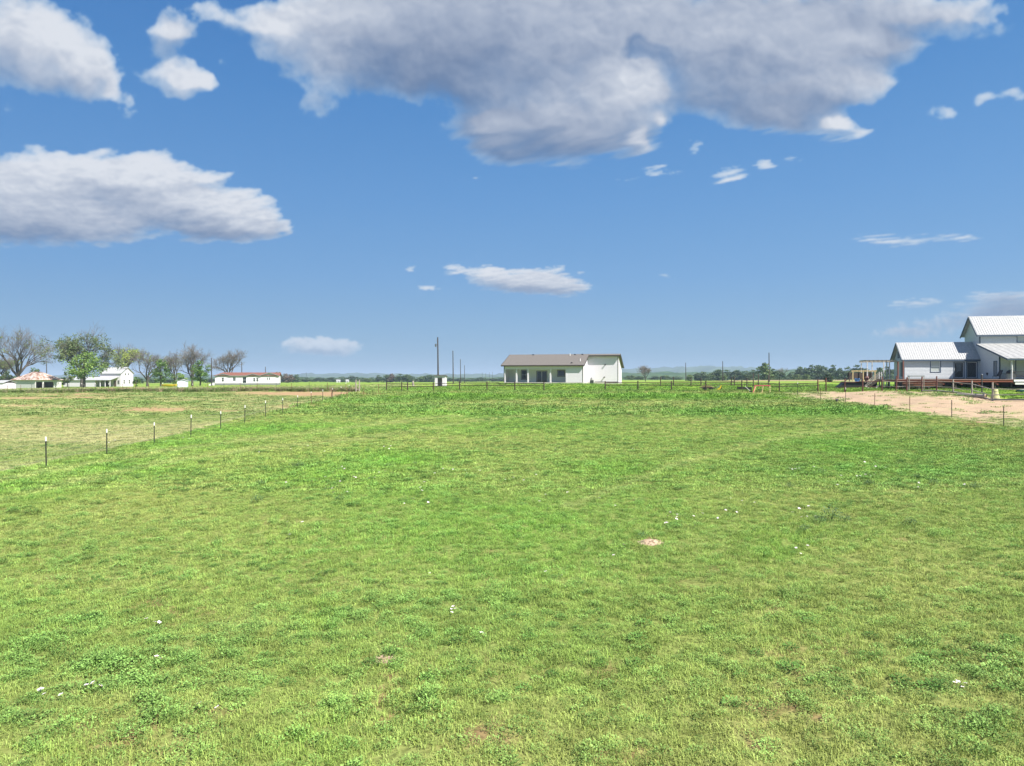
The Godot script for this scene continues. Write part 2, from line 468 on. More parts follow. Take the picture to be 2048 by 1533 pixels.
# ------------------------------------------------------------------ sky
# cloud lumps in photo pixels: [x, y, rx, ry, density, darkness]
var lumps := [
	[610, 60, 115, 62, 1.0, 0.05], [540, 68, 46, 28, 0.8, 0.0], [650, 130, 75, 50, 0.7, 0.15], [640, 195, 38, 42, 0.75, 0.15], [700, 30, 120, 60, 1.0, 0.3],
	[800, 70, 160, 90, 1.1, 0.9], [920, 130, 180, 100, 1.0, 0.95], [1010, 55, 220, 90, 1.1, 0.65], [870, 130, 90, 60, 0.4, 0.7], [1150, 40, 190, 90, 1.1, 0.55], [960, 200, 90, 60, 0.4, 0.8], [760, 150, 60, 45, 0.35, 0.4], [1292, 112, 34, 26, -2.2, 0.3], [1335, 190, 22, 40, -1.2, 0.3], [860, 215, 90, 36, -0.5, 0.4], [1700, 75, 60, 12, -0.4, 0.3], [1820, 70, 60, 22, -0.4, 0.3],
	[1120, 215, 170, 75, 1.1, 0.35], [1090, 275, 160, 48, 1.0, 1.0], [1250, 178, 62, 55, 1.1, 0.0], [1200, 235, 120, 60, 1.0, 0.35], [1275, 285, 22, 22, 0.8, 0.1], [985, 262, 45, 40, 0.7, 0.2], [1180, 130, 120, 60, 0.9, 0.5], [1330, 240, 22, 14, 0.6, 0.0], [1030, 310, 70, 22, 0.5, 0.9],
	[1400, 60, 180, 70, 1.1, 0.6], [1440, 130, 130, 70, 1.1, 0.4], [1570, 120, 150, 80, 1.1, 0.45], [1500, 195, 150, 42, 1.0, 0.85], [1610, 205, 70, 40, 0.9, 0.6], [1550, 235, 90, 26, 0.7, 0.5], [1720, 165, 72, 34, 0.95, 0.1], [1660, 130, 90, 60, 1.0, 0.4], [1640, 50, 220, 70, 1.1, 0.75], [1770, 85, 70, 40, 0.8, 0.5], [1850, 22, 110, 26, 0.8, 0.3], [1975, 40, 80, 50, 0.38, 0.25],
	[1665, 262, 55, 24, 0.9, 0.1], [1685, 245, 24, 18, 0.8, 0.0], [1450, 352, 42, 14, 0.7, 0.05], [1385, 290, 20, 16, 0.6, 0.1], [1325, 345, 45, 10, 0.5, 0.1], [1262, 362, 30, 8, 0.4, 0.1], [1522, 332, 26, 9, 0.45, 0.1], [1590, 320, 30, 8, 0.35, 0.1], [1885, 222, 55, 18, 0.4, 0.1], [1975, 200, 40, 16, 0.35, 0.1], [1965, 250, 22, 14, 0.35, 0.1], [2040, 195, 22, 16, 0.45, 0.1],
	[30, 55, 80, 75, 1.0, 0.1], [90, 90, 85, 60, 1.0, 0.1], [150, 125, 80, 48, 1.0, 0.15], [195, 150, 42, 36, 0.85, 0.1], [120, 165, 80, 36, 0.6, 0.5], [220, 185, 22, 16, 0.6, 0.1], [-40, 110, 90, 60, 0.9, 0.5], [265, 208, 28, 24, 0.6, 0.05], [25, 205, 26, 14, 0.3, 0.2],
	[365, 40, 52, 34, 0.6, 0.3], [330, 92, 45, 38, 0.6, 0.3], [345, 150, 62, 26, 0.95, 0.05], [375, 170, 46, 22, 0.9, 0.1], [345, 60, 40, 22, 0.65, 0.05], [445, 28, 50, 22, 0.4, 0.1], [462, 122, 18, 16, 0.35, 0.1], [535, 185, 12, 18, 0.4, 0.1],
	[70, 345, 110, 40, 1.05, 0.15], [160, 350, 80, 36, 1.0, 0.15], [255, 345, 70, 40, 1.05, 0.05], [310, 365, 80, 45, 1.05, 0.1], [20, 390, 110, 55, 1.05, 0.35], [200, 395, 150, 48, 1.1, 0.5], [330, 410, 120, 45, 1.1, 0.3], [455, 415, 75, 35, 1.05, 0.0], [400, 440, 130, 36, 1.05, 0.55], [318, 468, 40, 22, -1.2, 0.4], [500, 455, 52, 28, 0.95, 0.1], [60, 415, 110, 40, 1.05, 0.1], [140, 440, 120, 36, 1.05, 0.35], [220, 465, 75, 24, 1.0, 0.25], [40, 465, 140, 28, 0.9, 0.95], [-60, 400, 80, 80, 1.0, 0.4], [412, 350, 48, 17, 0.85, 0.05], [440, 462, 110, 20, 0.9, 0.85], [572, 456, 8, 14, 0.4, 0.1],
	[975, 550, 38, 16, 0.95, 0.1], [1040, 560, 75, 18, 1.0, 0.25], [1085, 566, 65, 19, 1.0, 0.3], [1130, 577, 42, 13, 0.9, 0.3], [1060, 575, 90, 12, 0.7, 0.7], [912, 540, 32, 10, 0.7, 0.1], [855, 576, 22, 7, 0.6, 0.05], [822, 539, 12, 5, 0.4, 0.05], [1120, 538, 13, 6, 0.45, 0.05], [1163, 547, 10, 6, 0.4, 0.05], [1335, 554, 22, 6, 0.35, 0.05], [952, 353, 10, 8, 0.35, 0.05],
	[615, 690, 52, 13, 1.3, 0.1], [665, 695, 48, 14, 1.3, 0.15], [640, 703, 60, 8, 0.6, 0.6], [1755, 478, 60, 13, 0.42, 0.3], [1810, 490, 40, 10, 0.42, 0.2], [1880, 475, 55, 12, 0.38, 0.3], [1950, 475, 40, 8, 0.25, 0.3],
	[1840, 606, 58, 8, 0.5, 0.4], [1800, 614, 30, 5, 0.3, 0.5], [2000, 592, 60, 12, 0.5, 0.5], [1990, 625, 90, 26, 0.65, 0.8], [1900, 655, 130, 22, 0.6, 0.75], [1800, 668, 60, 10, 0.45, 0.6], [2050, 640, 80, 40, 0.8, 0.8]]

const LX0 := -420.0
const LY0 := -420.0
const LS := 3.0
const LW := 965
const LH := 395
var dens := PackedFloat32Array()
var dark := PackedFloat32Array()

func add_lump(l: Array) -> void:
	var rx: float = l[2] * 1.75; var ry: float = l[3] * 1.75
	var i0 := maxi(0, int((l[0] - rx - LX0) / LS)); var i1 := mini(LW - 1, int((l[0] + rx - LX0) / LS) + 1)
	var j0 := maxi(0, int((l[1] - ry - LY0) / LS)); var j1 := mini(LH - 1, int((l[1] + ry - LY0) / LS) + 1)
	for j in range(j0, j1 + 1):
		var b: float = (LY0 + j * LS - l[1]) / l[3]
		for i in range(i0, i1 + 1):
			var a: float = (LX0 + i * LS - l[0]) / l[2]
			var r := a * a + b * b
			if r < 3.0:
				var w: float = l[4] * (1.0 - r / 3.0) * (1.0 - r / 3.0) * 1.25
				var k := j * LW + i
				dens[k] = maxf(0.0, dens[k] + w)
				dark[k] = maxf(0.0, dark[k] + w * l[5])

func field(a: PackedFloat32Array, x: float, y: float) -> float:
	var fx := (x - LX0) / LS; var fy := (y - LY0) / LS
	if fx < 0.0 or fy < 0.0 or fx >= LW - 1.01 or fy >= LH - 1.01: return 0.0
	var i := int(fx); var j := int(fy)
	var k := j * LW + i
	fx -= i; fy -= j
	return lerpf(lerpf(a[k], a[k + 1], fx), lerpf(a[k + LW], a[k + LW + 1], fx), fy)

func air(el: float) -> Vector3:
	# sRGB stops of the clear sky by elevation in degrees
	var e := [0.0, 1.5, 4.0, 8.0, 14.0, 22.0, 30.0, 50.0, 90.0]
	var c := [Vector3(148, 179, 203), Vector3(145, 179, 207), Vector3(137, 177, 213), Vector3(121, 168, 216), Vector3(104, 156, 212), Vector3(84, 140, 202), Vector3(69, 124, 190), Vector3(56, 105, 172), Vector3(46, 90, 156)]
	for i in e.size() - 1:
		if el <= e[i + 1]:
			var t: float = clampf((el - e[i]) / (e[i + 1] - e[i]), 0.0, 1.0)
			var v: Vector3 = c[i].lerp(c[i + 1], t)
			return v / 255.0
	return c[-1] / 255.0

func to_lin(v: Vector3) -> Vector3:
	var c := Color(v.x, v.y, v.z).srgb_to_linear()
	return Vector3(c.r, c.g, c.b)

func make_sky() -> Sky:
	dens.resize(LW * LH); dark.resize(LW * LH)
	for l in lumps: add_lump(l)
	var warp := FastNoiseLite.new()
	warp.noise_type = FastNoiseLite.TYPE_SIMPLEX_SMOOTH
	warp.seed = 5; warp.frequency = 0.009; warp.fractal_octaves = 5
	var puff := FastNoiseLite.new()
	puff.noise_type = FastNoiseLite.TYPE_SIMPLEX_SMOOTH
	puff.seed = 9; puff.frequency = 0.0105; puff.fractal_octaves = 6; puff.fractal_gain = 0.55
	var billow := FastNoiseLite.new()
	billow.noise_type = FastNoiseLite.TYPE_CELLULAR
	billow.cellular_distance_function = FastNoiseLite.DISTANCE_EUCLIDEAN
	billow.cellular_return_type = FastNoiseLite.RETURN_DISTANCE
	billow.seed = 4; billow.frequency = 0.016; billow.fractal_type = FastNoiseLite.FRACTAL_FBM; billow.fractal_octaves = 3; billow.fractal_gain = 0.5
	var W := 4096; var H := 2048
	# the whole sky, coarse: the same clear air and scattered clouds of the same kind all round
	var cw := 1024; var ch := 512
	var coarse := Image.create(cw, ch, false, Image.FORMAT_RGBF)
	var far_n := FastNoiseLite.new()
	far_n.noise_type = FastNoiseLite.TYPE_SIMPLEX_SMOOTH
	far_n.seed = 31; far_n.frequency = 1.5; far_n.fractal_octaves = 5
	for j in ch:
		var el := 90.0 - 180.0 * (j + 0.5) / ch
		var clear := to_lin(air(maxf(el, 0.0)))
		if el < -2.0:
			coarse.fill_rect(Rect2i(0, j, cw, ch - j), Color(clear.x, clear.y, clear.z))
			break
		for i in cw:
			var c := clear
			if el > 0.0:
				var az := TAU * (i + 0.5) / cw   # the panorama's edge is straight ahead
				var er := deg_to_rad(el)
				# clouds lie on a level sheet, so they crowd towards the horizon
				var k := minf(1.0 / maxf(sin(er), 0.09), 11.0)
				var n := far_n.get_noise_3d(sin(az) * cos(er) * k * 0.55, 3.0, -cos(az) * cos(er) * k * 0.55)
				var al := smoothstep(0.10, 0.34, n) * smoothstep(4.0, 11.0, el)
				if al > 0.0:
					var br := Vector3(0.80, 0.83, 0.88).lerp(Vector3(0.50, 0.57, 0.68), smoothstep(0.22, 0.55, n))
					c = clear.lerp(to_lin(br), al * 0.9)
			coarse.set_pixel(i, j, Color(c.x, c.y, c.z))
	coarse.resize(W, H, Image.INTERPOLATE_CUBIC)
	# the part before the camera, fine
	var i0 := int(W * (0.5 - 44.0 / 360.0)); var i1 := int(W * (0.5 + 44.0 / 360.0))
	var j0 := int(H * (0.5 - 38.0 / 180.0)); var j1 := int(H * 0.5)
	for j in range(j0, j1):
		var el := 90.0 - 180.0 * (j + 0.5) / H
		var clear0 := air(el)
		var te := tan(deg_to_rad(el))
		for i in range(i0, i1):
			var az := TAU * ((i + 0.5) / W - 0.5)
			var px := 1024.0 + F * tan(az)
			var py := HY - F * te / cos(az)
			# the clear air is a little paler towards the sun's side
			var lr := clampf((px - 1024.0) / 1300.0, -1.0, 1.0)
			var clear := clear0 + Vector3(0.022, 0.022, 0.018) * lr
			var sc := clampf((HY - py) / 500.0, 0.25, 1.0)   # clouds near the horizon are farther and finer
			var wx := warp.get_noise_3d(px / sc, py / sc * 1.15, 0.0); var wy := warp.get_noise_3d(px / sc, py / sc * 1.15, 77.0)
			var sx := px + wx * 30.0 * sc; var sy := py + wy * 22.0 * sc
			var dn := field(dens, sx, sy)
			var c := clear
			if dn > 0.02:
				var f := puff.get_noise_2d(px / sc, py / sc * 1.1)
				var bx := (px + wx * 26.0 * sc) / sc; var by := (py + wy * 22.0 * sc) / sc * 1.25
				var bw := -billow.get_noise_2d(bx, by) - 0.35   # round heaps
				var bu := -billow.get_noise_2d(bx + 5.0, by - 11.0) - 0.35
				var dk := clampf(field(dark, sx, sy) / dn, 0.0, 1.0)
				var thick := maxf(0.0, dn + (f * 0.78 + bw * 0.22) * smoothstep(0.0, 0.6, dn) - 0.33)
				var above := field(dens, sx + 12.0 * sc, sy - 26.0 * sc)
				var top := smoothstep(-0.15, 0.45, dn - above)   # tops are crisp, bases melt into the air
				var al := (1.0 - exp(-thick * (lerpf(1.35, 3.4, top) - 0.4 * dk))) * smoothstep(0.0, lerpf(0.4, 0.14, top), thick)
				var lit := clampf((dn - above) * 0.28, -0.2, 0.22) + (bw - bu) * 0.50 * (1.0 - 0.55 * dk)
				var b := clampf(0.96 + lit - dk * 0.86 * smoothstep(0.1, 1.5, dn) + f * 0.16, 0.0, 1.08)
				var cc := Vector3(0.44, 0.515, 0.645).lerp(Vector3(0.85, 0.868, 0.905), b)
				# far clouds sink into the haze
				cc = cc.lerp(clear, 0.22 * smoothstep(8.0, 2.0, el))
				c = clear.lerp(cc, minf(al, 0.98))
			# meet the coarse sky softly outside the frame
			var edge := smoothstep(44.0, 40.5, absf(rad_to_deg(az))) * smoothstep(38.0, 33.5, el)
			var lc := to_lin(c)
			if edge < 1.0:
				var o := coarse.get_pixel((i + W / 2) % W, j)
				lc = Vector3(o.r, o.g, o.b).lerp(lc, edge)
			coarse.set_pixel((i + W / 2) % W, j, Color(lc.x, lc.y, lc.z))
	var pm := PanoramaSkyMaterial.new()
	pm.panorama = ImageTexture.create_from_image(coarse)
	var s := Sky.new()
	s.sky_material = pm
	return s

# ------------------------------------------------------------------ grass and weeds
func blade(st: SurfaceTool, p: Vector3, dir: Vector3, lean: float, h: float, w: float, c: Color) -> void:
	var side := dir.cross(Vector3.UP).normalized() * w * 0.5
	var m := p + Vector3.UP * h * 0.55 + dir * lean * h * 0.3
	var t := p + Vector3.UP * h * (1.0 - lean * 0.35) + dir * lean * h
	st.set_color(c)
	st.set_smooth_group(-1)
	tri(st, p - side, m - side * 0.8, m + side * 0.8)
	tri(st, p - side, m + side * 0.8, p + side)
	tri(st, m - side * 0.8, t, m + side * 0.8)

func shade_of(r: RandomNumberGenerator, spread: float) -> Color:
	# each blade has its own colour: fresh, pale, yellowing
	var k := r.randf()
	var v := 1.0 + r.randf_range(-spread, spread)
	if k < 0.2: return Color(1.6 * v, 1.38 * v, 1.5 * v)
	if k < 0.30: return Color(1.35 * v, 1.25 * v, 1.0 * v)
	return Color(v, v, v)

func tuft(seed_: int, n: int, radius: float, h0: float, h1: float, w: float, lean: float) -> Mesh:
	var r := RandomNumberGenerator.new()
	r.seed = seed_
	var st := mb()
	for i in n:
		var a := r.randf() * TAU
		var p := Vector3(cos(a), 0, sin(a)) * radius * sqrt(r.randf())
		p.y = -0.01
		var b := r.randf() * TAU
		blade(st, p, Vector3(cos(b), 0, sin(b)), r.randf_range(0.1, lean), r.randf_range(h0, h1), w * r.randf_range(0.7, 1.3), shade_of(r, 0.3))
	st.generate_normals()
	var m := st.commit()
	m.surface_set_material(0, M.grass)
	return m

# low broad-leaved plants: many small leaves held at all angles on short stalks
func leafy(seed_: int, n: int, radius: float, h: float, leaf: float) -> Mesh:
	var r := RandomNumberGenerator.new()
	r.seed = seed_
	var st := mb()
	st.set_smooth_group(-1)
	for i in n:
		var a := r.randf() * TAU
		var q := sqrt(r.randf())
		var c := Vector3(cos(a) * radius * q, h * r.randf_range(0.25, 1.0) * (1.0 - 0.55 * q * q), sin(a) * radius * q)
		var out := Vector3(cos(a) + r.randf_range(-0.8, 0.8), r.randf_range(-0.1, 0.9), sin(a) + r.randf_range(-0.8, 0.8)).normalized()
		var side := out.cross(Vector3(r.randf_range(-0.5, 0.5), 1, r.randf_range(-0.5, 0.5))).normalized()
		var l := leaf * r.randf_range(0.6, 1.3)
		st.set_color(shade_of(r, 0.3))
		tri(st, c, c + out * l * 0.5 + side * l * 0.32, c + out * l)
		tri(st, c, c + out * l, c + out * l * 0.5 - side * l * 0.32)
	for i in 5:
		var a := r.randf() * TAU
		var t := Vector3(cos(a) * radius * 0.6, h * 0.8, sin(a) * radius * 0.6)
		st.set_color(Color(0.8, 0.9, 0.8))
		tri(st, Vector3(0.004, -0.01, 0), t, Vector3(-0.004, -0.01, 0.003))
	st.generate_normals()
	var m := st.commit()
	m.surface_set_material(0, M.grass)
	return m

func multi(called: String, mesh: Mesh, xf: Array, cols: PackedColorArray, label: String) -> void:
	var mm := MultiMesh.new()
	mm.transform_format = MultiMesh.TRANSFORM_3D
	mm.use_colors = true
	mm.mesh = mesh
	mm.instance_count = xf.size()
	for i in xf.size():
		mm.set_instance_transform(i, xf[i])
		mm.set_instance_color(i, cols[i])
	var o := MultiMeshInstance3D.new()
	o.multimesh = mm
	o.name = numbered(called)
	add_child(o, true)
	tag(o, label, "grass", "", "stuff")

func make_grass() -> void:
	M.grass = mat(Color.WHITE, 0.55)
	M.grass.vertex_color_use_as_albedo = true
	M.grass.metallic_specular = 0.2
	M.grass.backlight = Color(0.38, 0.42, 0.2)
	var fine := [tuft(1, 26, 0.13, 0.04, 0.09, 0.008, 1.5), tuft(2, 26, 0.13, 0.03, 0.08, 0.009, 1.9), tuft(3, 22, 0.12, 0.05, 0.13, 0.007, 1.3)]
	var herb := [leafy(4, 60, 0.13, 0.11, 0.034), leafy(5, 70, 0.14, 0.15, 0.026)]
	var mid := [tuft(6, 30, 0.26, 0.05, 0.12, 0.018, 1.6), tuft(7, 30, 0.26, 0.04, 0.10, 0.02, 1.9), leafy(8, 60, 0.28, 0.16, 0.06)]
	var coarse := [tuft(9, 30, 0.55, 0.05, 0.15, 0.045, 1.6), leafy(10, 60, 0.55, 0.18, 0.12)]
	var sets := [[fine[0], "grass", "short mown pasture grass in the foreground"], [fine[1], "grass", "sprawling short pasture grass in the foreground"], [fine[2], "grass", "taller pasture grass blades in the foreground"],
		[herb[0], "weeds", "low leafy weeds among the foreground grass"], [herb[1], "weeds", "low feathery weeds among the foreground grass"],
		[mid[0], "grass", "pasture grass across the middle of the lot"], [mid[1], "grass", "sprawling grass across the middle of the lot"], [mid[2], "weeds", "leafy weeds across the middle of the lot"],
		[coarse[0], "grass", "pasture grass towards the fences"], [coarse[1], "weeds", "leafy weeds towards the fences"]]
	var xf := []; var cols := []
	for s in sets:
		xf.append([]); cols.append(PackedColorArray())
	var r := RandomNumberGenerator.new()
	r.seed = 42
	for band in [[5.0, 15.0, 150.0, 0], [15.0, 26.0, 95.0, 0], [26.0, 42.0, 36.0, 1], [42.0, 60.0, 20.0, 1], [60.0, 128.0, 5.5, 2]]:
		# the covered strip reaches a few metres past the frame on either side
		var half := 0.745
		var side := 5.0
		var area: float = half * (band[1] * band[1] - band[0] * band[0]) + 2.0 * side * (band[1] - band[0])
		for i in int(area * band[2]):
			var d := sqrt(lerpf(band[0] * band[0], band[1] * band[1], r.randf()))
			var x := r.randf_range(-1.0, 1.0) * (half * d + side)
			var h := gh(x, -d)
			var c := cover(x, d, h)
			var gap := clampf(0.85 + 0.9 * n_small.get_noise_2d(x * 2.3 + 60.0, d * 2.3), 0.2, 1.0) if band[3] < 2 else 1.0
			if r.randf() > c[2] * 1.02 * gap: continue
			var z := zone(x, d)
			var k := 0
			var weed: float = c[3]
			var sc := r.randf_range(0.7, 1.25)
			var tint: Vector3 = c[1]
			if band[3] == 0:
				k = r.randi() % 3
				if r.randf() < 0.10 + weed * 0.75:
					k = 3 + r.randi() % 2
					sc *= 0.8 + weed * 0.5
			elif band[3] == 1:
				k = 5 + r.randi() % 2
				if r.randf() < 0.12 + weed * 0.5:
					k = 7
					sc *= 0.7 + weed * 0.4
			else:
				k = 8 if r.randf() > 0.2 + weed * 0.4 else 9
			if k == 3 or k == 4 or k == 7 or k == 9:
				tint = tint.lerp(Vector3(0.12, 0.265, 0.065), 0.6)
			var hs: float = sc * (1.0 + 0.45 * clampf(c[4], -1.0, 1.0)) * (1.0 + 0.5 * n_mid.get_noise_2d(x * 2.0 + 30.0, d * 2.0))
			if z == 1: hs *= 0.6
			if z == 3: hs *= 0.9
			# tall growth on the berm and by the right fence
			if z == 0 and d > 60.0:
				var b := exp(-pow((d - berm_d(x)) / 2.2, 2.0)) * smoothstep(-15.0, -8.0, x) * (1.0 - smoothstep(28.0, 34.0, x))
				hs *= 1.0 + 1.2 * b
				tint = tint.lerp(Vector3(0.20, 0.41, 0.045), 0.5 * b)
			if z == 0 and x > 20.0 and d < 50.0:
				hs *= 1.0 + 0.6 * smoothstep(20.0, 30.0, x)
			var v := 1.0 + r.randf_range(-0.38, 0.38)
			tint *= v
			var bs := Basis(Vector3.UP, r.randf() * TAU).scaled(Vector3(sc, hs, sc))
			xf[k].append(Transform3D(bs, Vector3(x, h, -d)))
			cols[k].append(Color(tint.x, tint.y, tint.z))
	var total := 0
	for k in sets.size():
		total += xf[k].size()
		multi(sets[k][1], sets[k][0], xf[k], cols[k], sets[k][2])
	print("grass tufts ", total)

# ------------------------------------------------------------------ materials
func make_materials() -> void:
	M.white_wall = tex_mat(lin(0.60, 0.57, 0.645), lin(0.68, 0.645, 0.725), 0.35, 0.75, 21)
	M.grey_siding = tex_mat(lin(0.46, 0.49, 0.52), lin(0.54, 0.57, 0.60), 0.4, 0.7, 22)
	M.navy_trim = mat(lin(0.055, 0.085, 0.13), 0.6)
	M.brown_trim = mat(lin(0.045, 0.035, 0.032), 0.6)
	M.shingle = tex_mat(lin(0.085, 0.077, 0.070), lin(0.22, 0.20, 0.183), 0.9, 0.95, 23, 0.12)
	M.metal_roof = tex_mat(lin(0.34, 0.35, 0.36), lin(0.50, 0.50, 0.51), 0.3, 0.5, 24)
	M.old_metal = tex_mat(lin(0.30, 0.30, 0.30), lin(0.42, 0.42, 0.41), 0.25, 0.5, 25, 0.012)
	M.rust_roof = tex_mat(lin(0.17, 0.07, 0.04), lin(0.62, 0.59, 0.56), 0.10, 0.7, 26, 0.016)
	M.red_roof = tex_mat(lin(0.15, 0.055, 0.038), lin(0.26, 0.11, 0.075), 0.3, 0.8, 27)
	M.old_white = tex_mat(lin(0.42, 0.41, 0.42), lin(0.64, 0.63, 0.64), 0.3, 0.85, 28)
	M.sash = mat(lin(0.75, 0.76, 0.77), 0.5)
	M.glass = mat(Color(0.2, 0.24, 0.25, 0.35), 0.03)  # dark tint puts the dimness of the rooms into the pane colour
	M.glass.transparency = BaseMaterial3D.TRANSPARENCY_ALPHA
	M.blind = mat(lin(0.42, 0.46, 0.44), 0.25)
	M.doorway_shade = mat(lin(0.10, 0.075, 0.06), 0.7)  # dark brown painted in for the shade of open porch doorways
	M.porch_wall = tex_mat(lin(0.62, 0.64, 0.65), lin(0.70, 0.72, 0.73), 0.35, 0.8, 29)
	M.concrete = tex_mat(lin(0.42, 0.40, 0.37), lin(0.56, 0.53, 0.49), 0.8, 0.9, 30)
	M.steel = mat(lin(0.30, 0.31, 0.32), 0.5, 0.6)
	M.black = mat(lin(0.015, 0.015, 0.017), 0.6)
	M.post_green = mat(lin(0.022, 0.026, 0.022), 0.7)
	M.post_rust = tex_mat(lin(0.10, 0.035, 0.02), lin(0.20, 0.08, 0.045), 4.0, 0.85, 31)
	M.post_white = mat(lin(0.80, 0.80, 0.78), 0.6)
	M.wire = mat(lin(0.25, 0.25, 0.25), 0.5, 0.7)
	M.pipe = tex_mat(lin(0.035, 0.022, 0.017), lin(0.07, 0.04, 0.028), 3.0, 0.7, 32)
	M.redwood = tex_mat(lin(0.10, 0.035, 0.028), lin(0.19, 0.075, 0.055), 2.0, 0.8, 33)
	M.red_beam = tex_mat(lin(0.20, 0.05, 0.03), lin(0.36, 0.12, 0.07), 1.2, 0.75, 34)
	M.wood_grey = tex_mat(lin(0.24, 0.21, 0.18), lin(0.42, 0.38, 0.33), 2.0, 0.9, 35, 0.05)
	M.wood_tan = tex_mat(lin(0.46, 0.33, 0.16), lin(0.62, 0.48, 0.27), 1.5, 0.85, 36)
	M.wood_dark = tex_mat(lin(0.05, 0.038, 0.03), lin(0.11, 0.085, 0.065), 1.5, 0.9, 37)
	M.pole = tex_mat(lin(0.035, 0.032, 0.032), lin(0.085, 0.075, 0.07), 1.0, 0.9, 38)
	M.bark = tex_mat(lin(0.035, 0.030, 0.027), lin(0.12, 0.105, 0.095), 0.8, 0.95, 39)
	M.twig = mat(lin(0.17, 0.152, 0.138), 0.9)
	M.leaf = mat(Color.WHITE, 0.6)
	M.leaf.vertex_color_use_as_albedo = true
	M.leaf.backlight = Color(0.5, 0.55, 0.3)
	M.yellow = mat(lin(0.75, 0.52, 0.03), 0.5)
	M.pink = mat(lin(0.50, 0.10, 0.10), 0.7)
	M.blue = mat(lin(0.12, 0.32, 0.65), 0.5)
	M.pale_green = tex_mat(lin(0.40, 0.42, 0.18), lin(0.58, 0.58, 0.30), 1.2, 0.85, 40)
	M.sand = tex_mat(lin(0.33, 0.235, 0.155), lin(0.52, 0.405, 0.29), 2.5, 0.95, 41, 0.04)

# ------------------------------------------------------------------ fences
# one steel T-post as a part of a fence: where it stands, how tall, how it leans, the white tip's share
func t_post(fence: Node3D, p: Vector3, h: float, m: Material, tip := 0.17, lean := 0.0) -> void:
	var st := mb()
	var top := Vector3(lean, h * (1.0 - tip), 0)
	bar(st, Vector3(0, -0.1, 0), top, 0.048, 0.014)
	bar(st, Vector3(0, -0.1, 0.02), top + Vector3(0, 0, 0.02), 0.014, 0.04)
	var k := 1
	while k * 0.2 < h * (1.0 - tip):
		var y := k * 0.2
		box(st, Vector3(-0.03 + lean * y / h, y, -0.016), Vector3(0.03 + lean * y / h, y + 0.035, -0.006))
		k += 1
	var o := build(st, "post", m, fence)
	o.position = p
	if tip > 0.0:
		st = mb()
		bar(st, top, Vector3(lean / (1.0 - tip), h, 0), 0.056, 0.022)
		bar(st, top + Vector3(0, 0, 0.02), Vector3(lean / (1.0 - tip), h, 0.02), 0.02, 0.044)
		build(st, "tip", M.post_white, o)

func wires(fence: Node3D, pts: Array, heights: Array) -> void:
	for hh in heights:
		var st := mb()
		for i in pts.size() - 1:
			var a: Vector3 = pts[i] + Vector3.UP * hh; var b: Vector3 = pts[i + 1] + Vector3.UP * hh
			var m := (a + b) * 0.5 - Vector3.UP * 0.02
			tube(st, [a, m, b], [0.0045, 0.0045, 0.0045], 3, false)
		build(st, "wire", M.wire, fence)

